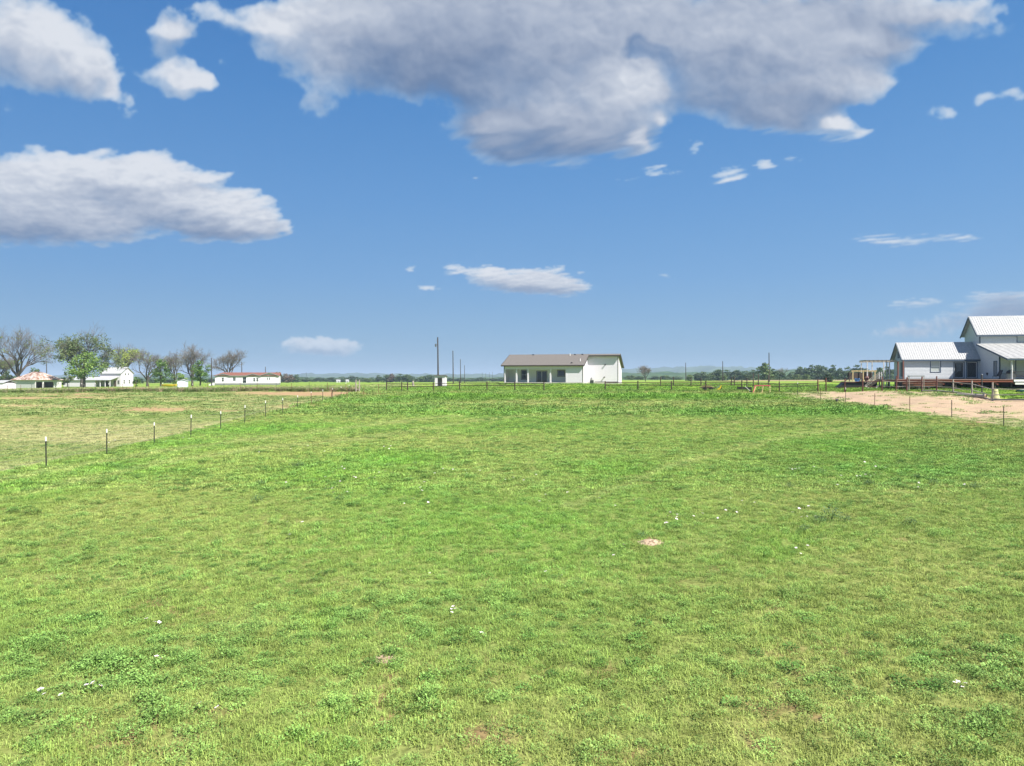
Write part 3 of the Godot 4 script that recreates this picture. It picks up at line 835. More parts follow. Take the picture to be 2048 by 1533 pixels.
func make_fences() -> void:
	# the T-post fence along the left side of the lot: column, top row, foot row
	var f := thing("wire_fence", "long wire fence of dark T-posts with white tips beside the tan field", "fence")
	var pts := []
	var rows := [[-60, 905, 976], [92, 876.7, 937.3], [213, 858.2, 909.9], [308, 843.5, 887.5], [381, 829.3, 872.8], [440.8, 821.4, 859.5], [489, 810.3, 847.4], [530.6, 802.5, 835.3], [565, 796.6, 826.9], [595, 792, 818], [622, 785, 810.7], [645, 780, 804.5], [665, 776, 798.6], [682, 775.2, 793.5], [698, 772, 789.5]]
	for i in rows.size():
		var a: Array = rows[i]
		var d := lot_d(a[2])
		var p := at_px(a[0], d)
		pts.append(p)
		var h: float = row_y(a[1], d) - row_y(a[2], d)
		t_post(f, p, h, M.post_rust if i == 10 else M.post_green, 0.1 if i == 10 else 0.145, [0.0, -0.02, 0.0, 0.0, 0.03, 0.01, 0.02, 0.0, 0.0, 0.0, 0.0, 0.02, 0.0, 0.0, 0.0][i])
	var st := mb()
	bar(st, at_px(661, 83.6) - Vector3.UP * 0.1, at_px(664.5, 83.4) + Vector3.UP * 1.15, 0.07, 0.07)
	build(st, "brace", M.post_rust, f)
	wires(f, pts, [0.35, 0.65, 0.95, 1.15])
	# the right-hand T-post fence by the sandy yard
	f = thing("wire_fence", "thin wire fence of dark T-posts along the sandy yard", "fence")
	pts = []
	rows = [[1559, 761, 787.5], [1595.7, 768, 795], [1641.7, 777, 803], [1691.8, 776, 807.7], [1750, 788.6, 816.5], [1820, 794, 824], [1904, 803, 837.4], [2008, 814, 854], [2145, 838, 874]]
	for i in rows.size():
		var a: Array = rows[i]
		var d := lot_d(a[2])
		var p := at_px(a[0], d)
		pts.append(p)
		t_post(f, p, row_y(a[1], d) - row_y(a[2], d), M.post_rust if i in [2, 4, 5] else M.post_green, 0.14 if i in [1, 3] else 0.0)
	wires(f, pts, [0.4, 0.75, 1.1])
	# rusty T-posts that close the lot's far left corner
	f = thing("wire_fence", "short wire fence of rusty T-posts near the wooden corner brace", "fence")
	pts = []
	for a in [[694, 775.5, 798.6], [727.3, 774, 793.5], [757, 769, 791]]:
		var d := lot_d(a[2])
		var p := at_px(a[0], d)
		pts.append(p)
		t_post(f, p, row_y(a[1], d) - row_y(a[2], d), M.post_rust, 0.0)
	wires(f, pts, [0.4, 0.8, 1.1])
	# wooden corner brace
	f = thing("corner_brace", "weathered wooden fence corner brace of two posts and cross rails", "fence post", at_px(715, 99.0))
	for s in [-1, 1]:
		st = mb()
		tube(st, [Vector3(s * 0.24, -0.2, 0), Vector3(s * 0.25, 1.75, 0)], [0.085, 0.075], 8)
		build(st, "post", M.wood_grey, f)
	for y in [0.35, 0.95]:
		st = mb()
		tube(st, [Vector3(-0.24, y, 0.0), Vector3(0.25, y + 0.04, 0.0)], [0.05, 0.05], 6)
		build(st, "rail", M.wood_grey, f)
	# the fence at the back of the left field
	f = thing("wire_fence", "wire fence of thin posts along the weedy back edge of the tan field", "fence")
	pts = []
	for px in [-40, -13, 14, 41, 63, 86, 111, 137, 163, 190, 217, 245, 270, 297, 325, 355, 385, 415, 447.6, 480, 514, 552, 582.6, 618, 654.6, 691.6]:
		var q: float = (px - 1024.0) / F
		var d := (100.0 - 22.0 * 0.12) / (1.0 + 0.12 * q)
		var p := at_px(px, d)
		pts.append(p)
		t_post(f, p, 1.28 + rng.randf_range(-0.06, 0.1), M.post_rust if rng.randf() < 0.5 else M.post_green, 0.12 if rng.randf() < 0.3 else 0.0)
	wires(f, pts, [0.4, 0.75, 1.1])
	# pipe fence across the far end of the lot, in two runs
	var runs := [["dark brown two-rail pipe fence before the small white shed", [773, 803.4, 815, 866.5, 919, 974, 1029.6, 1088]], ["dark brown two-rail pipe fence before the play frame and yard clutter", [1210.5, 1276, 1343, 1412, 1484, 1559, 1636]]]
	for run in runs:
		f = thing("pipe_fence", run[0], "fence")
		pts = []
		for px in run[1]:
			var q: float = (px - 1024.0) / F
			var p := at_px(px, 99.3 / (1.0 + 0.2 * q))
			pts.append(p)
			st = mb()
			tube(st, [p - Vector3.UP * 0.2, p + Vector3.UP * 1.33], [0.082, 0.08], 8)
			build(st, "post", M.pipe, f)
		for hh in [0.76, 1.1]:
			for i in pts.size() - 1:
				st = mb()
				tube(st, [pts[i] + Vector3.UP * hh, pts[i + 1] + Vector3.UP * hh], [0.05, 0.05], 6)
				build(st, "rail", M.pipe, f)
	# gate between two stout posts, then the rail fence round the right-hand yard
	f = thing("rail_fence", "reddish brown post and rail corral fence along the back of the sandy yard", "fence")
	pts = []
	for a in [[1636.6, 759, 783.7, 91.3], [1652.5, 756, 783.7, 91.1], [1690, 758, 783.5, 89.6], [1725.8, 758, 783.5, 88.3], [1764.6, 754, 783, 87.0], [1793, 752, 783, 86.0], [1814, 755, 783.2, 85.4], [1844, 754, 783.3, 84.4], [1874, 753, 784, 83.0], [1907, 759, 787, 80.8], [1944.5, 762, 790.5, 77.5], [1985.5, 765, 803, 72.0], [2075, 772, 812, 69.0]]:
		var p := at_px(a[0], a[3])
		pts.append(p)
		var h: float = row_y(a[1], a[3]) - p.y
		st = mb()
		tube(st, [p - Vector3.UP * 0.2, p + Vector3(rng.randf_range(-0.04, 0.04), h, 0)], [0.085, 0.075], 8)
		build(st, "post", M.redwood if a[0] < 1900 else M.wood_grey, f)
	for i in pts.size() - 1:
		for hh in [[0.6, 0.04], [1.25, 0.045]]:
			if i == 0 and hh[0] < 1.0: continue
			st = mb()
			var a: Vector3 = pts[i] + Vector3.UP * hh[0]; var b: Vector3 = pts[i + 1] + Vector3.UP * (hh[0] + rng.randf_range(-0.06, 0.06))
			tube(st, [a, (a + b) * 0.5 - Vector3.UP * rng.randf_range(0.0, 0.09), b], [hh[1], hh[1], hh[1]], 6)
			build(st, "rail", M.redwood if i < 4 else M.wood_grey, f)
	# bottom rails and weathered sill logs along the yard's nearer run
	for i in range(7, pts.size() - 1):
		st = mb()
		tube(st, [pts[i] + Vector3.UP * 0.12, pts[i + 1] + Vector3.UP * 0.1], [0.09, 0.08], 6)
		build(st, "sill_log", M.wood_grey, f)
	# taller corral posts behind
	f = thing("rail_fence", "tall dark corral of rough posts beyond the play frame", "fence")
	pts = []
	for a in [[1321, 754, 771, 112], [1347, 754, 771, 112], [1382, 757, 773, 110], [1402, 757, 773, 110], [1463, 755, 772, 110], [1469, 753, 772, 109], [1494, 757, 773, 107], [1507, 748, 772, 106], [1517, 748, 773, 106], [1537, 750, 772, 106]]:
		var p := at_px(a[0], a[3])
		pts.append(p)
		st = mb()
		tube(st, [p - Vector3.UP * 0.2, p + Vector3(rng.randf_range(-0.05, 0.05), row_y(a[1], a[3]) - p.y, 0)], [0.085, 0.075], 7)
		build(st, "post", M.wood_dark, f)
	for i in pts.size() - 1:
		st = mb()
		tube(st, [pts[i] + Vector3.UP * 0.75, pts[i + 1] + Vector3.UP * 0.75], [0.04, 0.04], 6)
		build(st, "rail", M.wood_dark, f)

# ------------------------------------------------------------------ the new house behind the pipe fence
func make_ranch_house() -> void:
	var L := Vector3(-1.6, 4.21, -138.0)
	var o := thing("ranch_house", "new white single-storey house with brown shingle roof and recessed porch", "house", L, -deg_to_rad(14.0))
	# heights over the floor
	var ev := 3.35; var wt := 3.12; var rg := 5.66; var oh := 0.5; var rz := -6.5; var back := -14.0
	var sl := (rg - ev) / (6.5 + oh)
	var st := mb()
	box(st, Vector3(-0.05, -0.9, -14.05), Vector3(15.75, -0.02, 0.05))
	box(st, Vector3(15.75, -0.9, -14.05), Vector3(21.85, -0.022, -6.25))
	build(st, "foundation", M.concrete, o)
	# rear wall with the porch opening
	st = mb()
	wall(st, 12.58, 15.7, 0, wt, -0.15, 0.0)
	wall(st, 0.0, 12.58, 2.55, wt, -0.15, 0.0)
	box(st, Vector3(0, 0, -3.65), Vector3(0.15, wt, -0.15))
	box(st, Vector3(12.43, 0, -3.5), Vector3(12.58, wt, -0.15))
	build(st, "wall", M.white_wall, o)
	for x in [0.0, 2.42, 4.72, 9.2, 12.33]:
		st = mb()
		box(st, Vector3(x + 0.003, 0.0, -0.24), Vector3(x + 0.27, 2.545, 0.02))
		build(st, "column", M.white_wall, o)
	var holes := [[2.75, 0.55, 3.85, 2.42], [5.9, 0.02, 7.9, 2.2], [10.12, 1.2, 11.5, 2.35]]
	st = mb()
	wall(st, 0.15, 12.43, 0, wt, -3.65, -3.5, holes)
	build(st, "porch_wall", M.porch_wall, o)
	st = mb()
	box(st, Vector3(0.15, wt - 0.1, -3.5), Vector3(12.43, wt, -0.15))
	build(st, "porch_ceiling", M.porch_wall, o)
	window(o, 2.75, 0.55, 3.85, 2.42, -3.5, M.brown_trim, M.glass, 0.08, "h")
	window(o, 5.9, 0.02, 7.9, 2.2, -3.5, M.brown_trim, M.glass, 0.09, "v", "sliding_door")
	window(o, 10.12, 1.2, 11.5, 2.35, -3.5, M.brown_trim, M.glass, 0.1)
	# end walls with their gables, front wall beyond, the tall wall under the ridge
	st = mb()
	gable_x(st, -0.0, 0.15, -14.0, -3.65, 0.0, wt, rg - 0.15, rz, sl)
	gable_part(st, 0.0, 0.15, -3.65, 0.0, wt, wt, rg - 0.15, rz, sl)
	build(st, "gable_wall", M.white_wall, o)
	st = mb()
	gable_part(st, 15.55, 15.7, -6.3, -0.15, 0.0, 0.0, rg - 0.12, rz, sl)
	build(st, "side_wall", M.white_wall, o)
	st = mb()
	box(st, Vector3(15.7, 0, -6.45), Vector3(21.8, rg - 0.14, -6.3))
	build(st, "tall_wall", M.white_wall, o)
	st = mb()
	gable_x(st, 21.65, 21.8, -14.0, -6.45, 0.0, wt, rg - 0.14, rz, sl)
	build(st, "gable_wall", M.white_wall, o)
	st = mb()
	box(st, Vector3(0, 0, -14.0), Vector3(21.8, wt - 0.2, -13.85))
	build(st, "front_wall", M.white_wall, o)
	# corner boards
	for c in [[0.0, 0.0, wt], [15.62, 0.0, wt], [21.72, -6.3, rg - 0.2]]:
		st = mb()
		box(st, Vector3(c[0] - 0.02, 0.0, c[1] - 0.1), Vector3(c[0] + 0.11, c[2], c[1] + 0.025))
		build(st, "corner_board", M.brown_trim, o)
	st = mb()
	box(st, Vector3(17.2, 0.0, -6.3), Vector3(21.7, 0.12, -6.27))
	build(st, "base_board", M.brown_trim, o)
	# roof
	st = mb()
	roof_sheet(st, Vector3(-0.45, ev, oh), Vector3(16.0, ev, oh), Vector3(16.0, rg, rz), Vector3(-0.45, rg, rz), 0.12)
	roof_sheet(st, Vector3(16.0, rg - sl * 0.85, rz + 0.85), Vector3(22.25, rg - sl * 0.85, rz + 0.85), Vector3(22.25, rg, rz), Vector3(16.0, rg, rz), 0.12)
	roof_sheet(st, Vector3(22.25, rg - sl * 8.0, rz - 8.0), Vector3(-0.45, rg - sl * 8.0, rz - 8.0), Vector3(-0.45, rg + 0.004, rz), Vector3(22.25, rg + 0.004, rz), 0.12)
	var roof := build(st, "roof", M.shingle, o)
	st = mb()
	box(st, Vector3(-0.47, ev - 0.24, oh), Vector3(16.02, ev + 0.005, oh + 0.03))
	box(st, Vector3(16.02, rg - sl * 0.85 - 0.24, rz + 0.85), Vector3(22.27, rg - sl * 0.85 + 0.005, rz + 0.88))
	build(st, "fascia", M.brown_trim, o)
	for x in [-0.47, 22.27]:
		st = mb()
		bar(st, Vector3(x, rg - sl * 8.0 - 0.1, rz - 8.0), Vector3(x, rg - 0.1, rz), 0.05, 0.24)
		var z1: float = oh if x < 0 else rz + 0.85
		bar(st, Vector3(x, rg - sl * (z1 - rz) - 0.1, z1), Vector3(x, rg - 0.1, rz), 0.05, 0.24)
		build(st, "rake_board", M.brown_trim, o)
	st = mb()
	bar(st, Vector3(16.02, ev - 0.1, oh), Vector3(16.02, rg - 0.1, rz), 0.05, 0.22)
	build(st, "rake_board", M.brown_trim, o)
	for v in [[12.3, -5.4], [14.9, -1.8]]:
		st = mb()
		tube(st, [Vector3(v[0], rg + sl * (rz - v[1]) - 0.05, v[1]), Vector3(v[0], rg + sl * (rz - v[1]) + 0.5, v[1])], [0.06, 0.06], 8)
		build(st, "vent_pipe", M.post_white, roof)
	for v in [[13.4, -0.6], [4.6, -6.1], [13.2, -6.0], [14.7, -6.1]]:
		st = mb()
		var y: float = rg + sl * (rz - v[1])
		box(st, Vector3(v[0] - 0.16, y - 0.05, v[1] - 0.16), Vector3(v[0] + 0.16, y + 0.16, v[1] + 0.16))
		build(st, "roof_vent", M.black, roof)
	for v in [[19.3, 3.55], [19.1, 1.05]]:
		st = mb()
		box(st, Vector3(v[0] - 0.06, v[1] - 0.08, -6.3), Vector3(v[0] + 0.06, v[1] + 0.08, -6.2))
		tube(st, [Vector3(v[0], v[1], -6.2), Vector3(v[0] - 0.06, v[1] - 0.1, -5.98)], [0.1, 0.13], 8)
		build(st, "wall_lamp", M.black, o)
	st = mb()
	box(st, Vector3(16.4, 0.55, -6.3), Vector3(16.62, 0.95, -6.18))
	build(st, "meter_box", M.steel, o)
	var g := gh(15.4, -129.5)
	var ac := thing("air_conditioner", "grey outdoor air conditioning unit beside the tall white wall", "air conditioner", Vector3(15.45, g, -135.2), -deg_to_rad(14.0))
	st = mb()
	box(st, Vector3(-0.36, 0.06, -0.36), Vector3(0.36, 0.72, 0.36))
	build(st, "case", M.steel, ac)
	for i in 9:
		st = mb()
		box(st, Vector3(-0.34, 0.12 + i * 0.065, 0.36), Vector3(0.34, 0.15 + i * 0.065, 0.375))
		build(st, "louvre", M.black, ac)
	st = mb()
	lathe(st, Vector3(0, 0.72, 0), [[0.3, 0.0], [0.3, 0.05], [0.05, 0.07], [0.0, 0.07]])
	build(st, "fan_guard", M.black, ac)
	st = mb()
	box(st, Vector3(-0.45, -0.3, -0.45), Vector3(0.45, 0.06, 0.45))
	build(st, "pad", M.concrete, ac)

# the wall x0..x1 between z0 and z1 (z0 < z1), from y0 up to the underside of a gable roof with ridge (zr, rg) and slope sl; never lower than base wall height wt
func gable_x(st: SurfaceTool, x0: float, x1: float, z0: float, z1: float, y0: float, _wt: float, rg: float, zr: float, sl: float) -> void:
	var cuts := [z0, z1]
	if zr > z0 and zr < z1: cuts = [z0, zr, z1]
	for i in cuts.size() - 1:
		gable_part(st, x0, x1, cuts[i], cuts[i + 1], y0, y0, rg, zr, sl)

func gable_part(st: SurfaceTool, x0: float, x1: float, z0: float, z1: float, y0: float, _y: float, rg: float, zr: float, sl: float) -> void:
	if zr > z0 + 0.001 and zr < z1 - 0.001:
		gable_part(st, x0, x1, z0, zr, y0, _y, rg, zr, sl)
		gable_part(st, x0, x1, zr, z1, y0, _y, rg, zr, sl)
		return
	var h0 := rg - absf(z0 - zr) * sl; var h1 := rg - absf(z1 - zr) * sl
	hexa(st, [Vector3(x0, y0, z1), Vector3(x1, y0, z1), Vector3(x1, y0, z0), Vector3(x0, y0, z0), Vector3(x0, h1, z1), Vector3(x1, h1, z1), Vector3(x1, h0, z0), Vector3(x0, h0, z0)])

# lapped boards on a left end wall (plane x, facing -x) under a gable or lean-to roof
func siding_left(st: SurfaceTool, x: float, z0: float, z1: float, y0: float, y1: float, step: float, rg: float, zr: float, sl: float, hole := []) -> void:
	var y := y0
	while y < y1 - 0.02:
		var yt := minf(y + step, y1)
		var reach := (rg - yt) / sl
		var a := maxf(z0, zr - reach); var b := minf(z1, zr + reach)
		var spans := [[a, b]]
		if hole and hole[1] < yt - 0.02 and hole[3] > y + 0.02:
			spans = [[a, hole[0]], [hole[2], b]]
		for s in spans:
			if s[1] - s[0] > 0.03:
				hexa(st, [Vector3(x - 0.032, y, s[1]), Vector3(x - 0.002, y, s[1]), Vector3(x - 0.002, y, s[0]), Vector3(x - 0.032, y, s[0]),
					Vector3(x - 0.012, yt, s[1]), Vector3(x - 0.002, yt, s[1]), Vector3(x - 0.002, yt, s[0]), Vector3(x - 0.012, yt, s[0])])
		y = yt

# a window in a left end wall (plane x, facing -x): z0..z1, y0..y1
func window_left(parent: Node, x: float, z0: float, y0: float, z1: float, y1: float, pane_mat: Material) -> void:
	var f := mb()
	var t := 0.1
	box(f, Vector3(x - 0.05, y1, z0 - t), Vector3(x + 0.03, y1 + t, z1 + t))
	box(f, Vector3(x - 0.06, y0 - t, z0 - t), Vector3(x + 0.03, y0, z1 + t))
	box(f, Vector3(x - 0.05, y0, z0 - t), Vector3(x + 0.03, y1, z0))
	box(f, Vector3(x - 0.05, y0, z1), Vector3(x + 0.03, y1, z1 + t))
	var w := build(f, "window", M.navy_trim, parent)
	var p := mb()
	box(p, Vector3(x - 0.012, y0, z0), Vector3(x + 0.012, y1, z1))
	build(p, "pane", pane_mat, w)

# ------------------------------------------------------------------ the grey-white farmhouse on the right
func make_farmhouse() -> void:
	var floor_y := 4.95
	var A := Vector3(63.5, floor_y, -95.0)
	var o := thing("farmhouse", "pale grey lapped-board farmhouse with metal roofs, low wing and front porch", "house", A, -deg_to_rad(12.0))
	var st := mb()
	# --- one-storey wing: x -9.3..0, z -4.4..0
	var we := 2.65; var wr := 5.1; var wz := -2.2; var ws := (5.1 - 2.62) / 2.55
	var wh := [[-6.0, 0.95, -4.85, 2.45], [-3.1, 0.12, -1.95, 2.2], [-1.55, 0.12, -0.35, 2.25]]
	wall(st, -9.3, 0.0, 0, we, -0.15, 0.0, wh)
	gable_x(st, -9.3, -9.15, -4.4, -0.15, 0, we, wr - 0.16, wz, ws)
	box(st, Vector3(-9.15, 0, -4.4), Vector3(0, we, -4.25))
	build(st, "wing_wall", M.grey_siding, o)
	st = mb()
	siding(st, -9.3, 0.0, 0, we, 0.0, 0.19, [[-6.1, 0.85, -4.75, 2.55], [-3.2, 0.02, -1.85, 2.3], [-1.65, 0.02, -0.25, 2.35]])
	siding_left(st, -9.3, -4.4, 0.0, 0, wr - 0.3, 0.19, wr - 0.18, wz, ws, [-2.75, 2.95, -2.0, 3.85])
	var sd := build(st, "siding", M.grey_siding, o)
	sd.set_meta("kind", "stuff")
	window(o, -6.0, 0.95, -4.85, 2.45, 0.0, M.navy_trim, M.blind, 0.1, "h")
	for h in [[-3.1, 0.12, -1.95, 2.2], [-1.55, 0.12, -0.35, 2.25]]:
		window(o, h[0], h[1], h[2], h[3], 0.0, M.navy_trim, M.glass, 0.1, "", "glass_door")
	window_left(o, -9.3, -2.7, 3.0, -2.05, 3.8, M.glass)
	st = mb()
	box(st, Vector3(-9.36, 0.3, -1.5), Vector3(-9.31, 2.3, -0.7))
	build(st, "side_door", M.navy_trim, o)
	st = mb()
	roof_sheet(st, Vector3(-9.8, we - 0.03, 0.35), Vector3(-0.03, we - 0.03, 0.35), Vector3(-0.03, wr, wz), Vector3(-9.8, wr, wz), 0.06, 0.3, 0.045, 0.06)
	roof_sheet(st, Vector3(-0.03, we - 0.03, -4.75), Vector3(-9.8, we - 0.03, -4.75), Vector3(-9.8, wr, wz), Vector3(-0.03, wr, wz), 0.06)
	build(st, "wing_roof", M.metal_roof, o)
	st = mb()
	box(st, Vector3(-9.8, we - 0.27, 0.34), Vector3(-0.03, we - 0.06, 0.38))
	bar(st, Vector3(-9.78, we - 0.17, 0.36), Vector3(-9.78, wr - 0.14, wz), 0.05, 0.22)
	bar(st, Vector3(-9.78, we - 0.17, -4.76), Vector3(-9.78, wr - 0.14, wz), 0.05, 0.22)
	build(st, "wing_fascia", M.navy_trim, o)
	# --- two-storey main block: x 0..12, z -4.7..0
	var me := 5.95; var mr := 8.65; var mz := -2.35; var ms := (8.65 - 5.92) / 2.72
	st = mb()
	var uh := [[4.55, 4.95, 6.55, 5.72]]
	wall(st, 0.0, 12.0, 0, me, -0.15, 0.0, uh)
	gable_x(st, 0.0, 0.15, -4.7, -0.15, 0, me, mr - 0.16, mz, ms)
	gable_x(st, 11.85, 12.0, -4.7, -0.15, 0, me, mr - 0.16, mz, ms)
	box(st, Vector3(0.15, 0, -4.7), Vector3(11.85, me, -4.55))
	build(st, "main_wall", M.grey_siding, o)
	st = mb()
	siding(st, 0.0, 12.0, 4.2, me, 0.0, 0.19, [[4.45, 4.85, 6.65, 5.82]])
	siding_left(st, 0.0, -4.7, 0.0, 2.0, mr - 0.3, 0.19, mr - 0.18, mz, ms)
	sd = build(st, "siding", M.grey_siding, o)
	sd.set_meta("kind", "stuff")
	window(o, 4.55, 4.95, 6.55, 5.72, 0.0, M.navy_trim, M.blind, 0.1, "v")
	st = mb()
	box(st, Vector3(-0.045, 4.4, -0.06), Vector3(0.1, me, 0.045))
	build(st, "corner_board", M.navy_trim, o)
	st = mb()
	roof_sheet(st, Vector3(-0.5, me - 0.03, 0.37), Vector3(12.5, me - 0.03, 0.37), Vector3(12.5, mr, mz), Vector3(-0.5, mr, mz), 0.06, 0.3, 0.045, 0.06)
	roof_sheet(st, Vector3(12.5, me - 0.03, -5.07), Vector3(-0.5, me - 0.03, -5.07), Vector3(-0.5, mr, mz), Vector3(12.5, mr, mz), 0.06)
	build(st, "main_roof", M.metal_roof, o)
	st = mb()
	box(st, Vector3(-0.5, me - 0.27, 0.36), Vector3(12.5, me - 0.06, 0.4))
	bar(st, Vector3(-0.48, me - 0.17, 0.38), Vector3(-0.48, mr - 0.14, mz), 0.05, 0.22)
	bar(st, Vector3(-0.48, me - 0.17, -5.08), Vector3(-0.48, mr - 0.14, mz), 0.05, 0.22)
	build(st, "main_fascia", M.navy_trim, o)
	# --- lean-to with the porch: wall z 0..5.7, roof on to z 8.7
	var l0 := 4.73; var l1 := 2.52; var ls := (l0 - l1) / 8.7
	st = mb()
	gable_part(st, 0.0, 0.15, 0.03, 5.7, 0.0, 0.0, l0 - 0.12, 0.0, ls)
	wall(st, 0.15, 12.0, 0, l0 - ls * 5.7 - 0.12, 5.55, 5.7, [[1.9, 0.4, 4.3, 2.3]])
	build(st, "lean_to_wall", M.grey_siding, o)
	st = mb()
	siding_left(st, 0.0, 0.03, 5.68, 0.0, l0 - 0.3, 0.19, l0 - 0.16, 0.0, ls, [4.15, 0.3, 5.15, 2.3])
	siding(st, 0.12, 12.0, 0, l0 - ls * 5.7 - 0.15, 5.7, 0.19, [[1.8, 0.3, 4.4, 2.4]])
	sd = build(st, "siding", M.grey_siding, o)
	sd.set_meta("kind", "stuff")
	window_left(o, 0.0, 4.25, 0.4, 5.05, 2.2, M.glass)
	window(o, 1.9, 0.4, 4.3, 2.3, 5.7, M.navy_trim, M.blind, 0.12, "v")
	st = mb()
	box(st, Vector3(-0.045, 0, 5.6), Vector3(0.1, l0 - ls * 5.7 - 0.14, 5.75))
	build(st, "corner_board", M.navy_trim, o)
	st = mb()
	roof_sheet(st, Vector3(-0.4, l1, 8.7), Vector3(12.5, l1, 8.7), Vector3(12.5, l0, 0.03), Vector3(-0.4, l0, 0.03), 0.05, 0.9, 0.02, 0.05)
	build(st, "porch_roof", M.old_metal, o)
	st = mb()
	box(st, Vector3(-0.4, l1 - 0.24, 8.69), Vector3(12.5, l1 - 0.055, 8.73))
	bar(st, Vector3(-0.42, l1 - 0.13, 8.7), Vector3(-0.42, l0 - 0.13, 0.05), 0.04, 0.18)
	build(st, "porch_fascia", M.navy_trim, o)
	for x in [0.2, 3.6, 7.0]:
		st = mb()
		tube(st, [Vector3(x, -0.1, 8.4), Vector3(x + 0.03, 1.2, 8.4), Vector3(x, l1 - 0.05, 8.4)], [0.12, 0.11, 0.1], 8)
		build(st, "porch_post", M.old_white, o)
	for y in [0.3, 0.5, 0.7, 0.9]:
		st = mb()
		bar(st, Vector3(0.3, y, 8.4), Vector3(7.0, y, 8.4), 0.04, 0.05)
		build(st, "porch_rail", M.wood_dark, o)
	# heart-shaped ornament on the lean-to's side wall
	st = mb()
	var hz := 2.35; var hy := 0.62; var ring := []
	for k in 20:
		var t := TAU * k / 20
		ring.append(Vector3(-0.06, hy + 0.016 * (13 * cos(t) - 5 * cos(2 * t) - 2 * cos(3 * t) - cos(4 * t)), hz + 0.018 * 16 * pow(sin(t), 3)))
	for k in 20:
		tri(st, Vector3(-0.075, hy, hz), ring[k], ring[(k + 1) % 20])
		tri(st, ring[k], ring[k] + Vector3(0.04, 0, 0), ring[(k + 1) % 20])
	build(st, "heart_ornament", M.black, o)
	# --- deck along the front
	var dk := thing("deck", "long raised wooden deck with rust red edge beam before the farmhouse", "deck", A, -deg_to_rad(12.0))
	for i in 14:
		st = mb()
		box(st, Vector3(-13.0, -0.12, 0.4 + i * 0.61), Vector3(-0.05, -0.075, 0.98 + i * 0.61))
		build(st, "plank", M.wood_grey, dk)
	st = mb()
	box(st, Vector3(0.15, -0.12, 5.75), Vector3(12.0, -0.075, 9.0))
	build(st, "porch_floor", M.wood_grey, dk)
	st = mb()
	box(st, Vector3(-13.0, -0.42, 8.96), Vector3(0.1, -0.125, 9.06))
	box(st, Vector3(-13.0, -0.17, 9.06), Vector3(0.1, -0.125, 9.12))
	build(st, "edge_beam", M.red_beam, dk)
	st = mb()
	box(st, Vector3(-13.0, -0.42, 0.45), Vector3(-12.9, -0.125, 8.95))
	build(st, "edge_beam", M.red_beam, dk)
	for i in 2:
		st = mb()
		box(st, Vector3(0.15, -0.36 - i * 0.36, 9.05 + i * 0.3), Vector3(7.0, -0.12 - i * 0.36, 9.12 + i * 0.3))
		build(st, "white_board", M.post_white, dk)
		st = mb()
		box(st, Vector3(0.15, -0.155 - i * 0.36, 8.75 + i * 0.3), Vector3(7.0, -0.122 - i * 0.36, 9.049 + i * 0.3))
		build(st, "step", M.wood_grey, dk)
	for x in [-12.8, -10.6, -8.4, -6.2, -4.0, -1.8, 0.0]:
		for z in [1.0, 5.0, 8.8]:
			var w := A + Vector3(x, 0, z).rotated(Vector3.UP, -deg_to_rad(12.0))
			st = mb()
			box(st, Vector3(x - 0.07, gh(w.x, w.z) - floor_y - 0.1, z - 0.07), Vector3(x + 0.07, -0.12, z + 0.07))
			build(st, "deck_post", M.wood_dark, dk)
	for i in 7:
		st = mb()
		bar(st, Vector3(-12.2 + i * 2.0, -0.3, 8.93), Vector3(-11.5 + i * 2.0, -0.72, 8.93), 0.06, 0.14)
		build(st, "bracket", M.red_beam, dk)
	# house piers / skirt so that the house does not float
	st = mb()
	box(st, Vector3(-9.28, -1.5, -4.38), Vector3(-0.02, 0.0, -0.2))
	box(st, Vector3(0.02, -1.5, -4.68), Vector3(11.9, 0.0, 5.5))
	build(st, "foundation", M.wood_dark, o)
	# porch things
	var gl := thing("gas_grill", "black covered grill with raised lid on the farmhouse porch", "grill", A + Vector3(0.5, -0.075, 7.4).rotated(Vector3.UP, -deg_to_rad(12.0)), -deg_to_rad(12.0))
	st = mb()
	box(st, Vector3(-0.5, 0.0, -0.25), Vector3(0.5, 0.7, 0.25))
	build(st, "cabinet", M.steel, gl)
	st = mb()
	lathe(st, Vector3(0, 0.7, 0), [[0.42, 0.0], [0.44, 0.15], [0.36, 0.34], [0.15, 0.45], [0.0, 0.47]], 14)
	build(st, "hood", M.black, gl)
	st = mb()
	box(st, Vector3(-0.95, 0.66, -0.2), Vector3(-0.5, 0.7, 0.2))
	build(st, "side_shelf", M.black, gl)
	var tb := thing("patio_chair", "black reclined patio lounge chair on the deck corner", "chair", A + Vector3(-0.6, -0.075, 6.6).rotated(Vector3.UP, -deg_to_rad(12.0)), -deg_to_rad(-10.0))
	st = mb()
	bar(st, Vector3(-0.5, 0.38, 0), Vector3(0.15, 0.42, 0), 0.55, 0.05)
	build(st, "seat", M.black, tb)
	st = mb()
	bar(st, Vector3(0.15, 0.42, 0), Vector3(0.55, 1.15, 0), 0.55, 0.05)
	build(st, "backrest", M.black, tb)
	for s in [[-0.45, -0.25], [-0.45, 0.25], [0.2, -0.25], [0.2, 0.25]]:
		st = mb()
		bar(st, Vector3(s[0], 0.0, s[1]), Vector3(s[0], 0.38, s[1]), 0.035, 0.035)
		build(st, "leg", M.steel, tb)

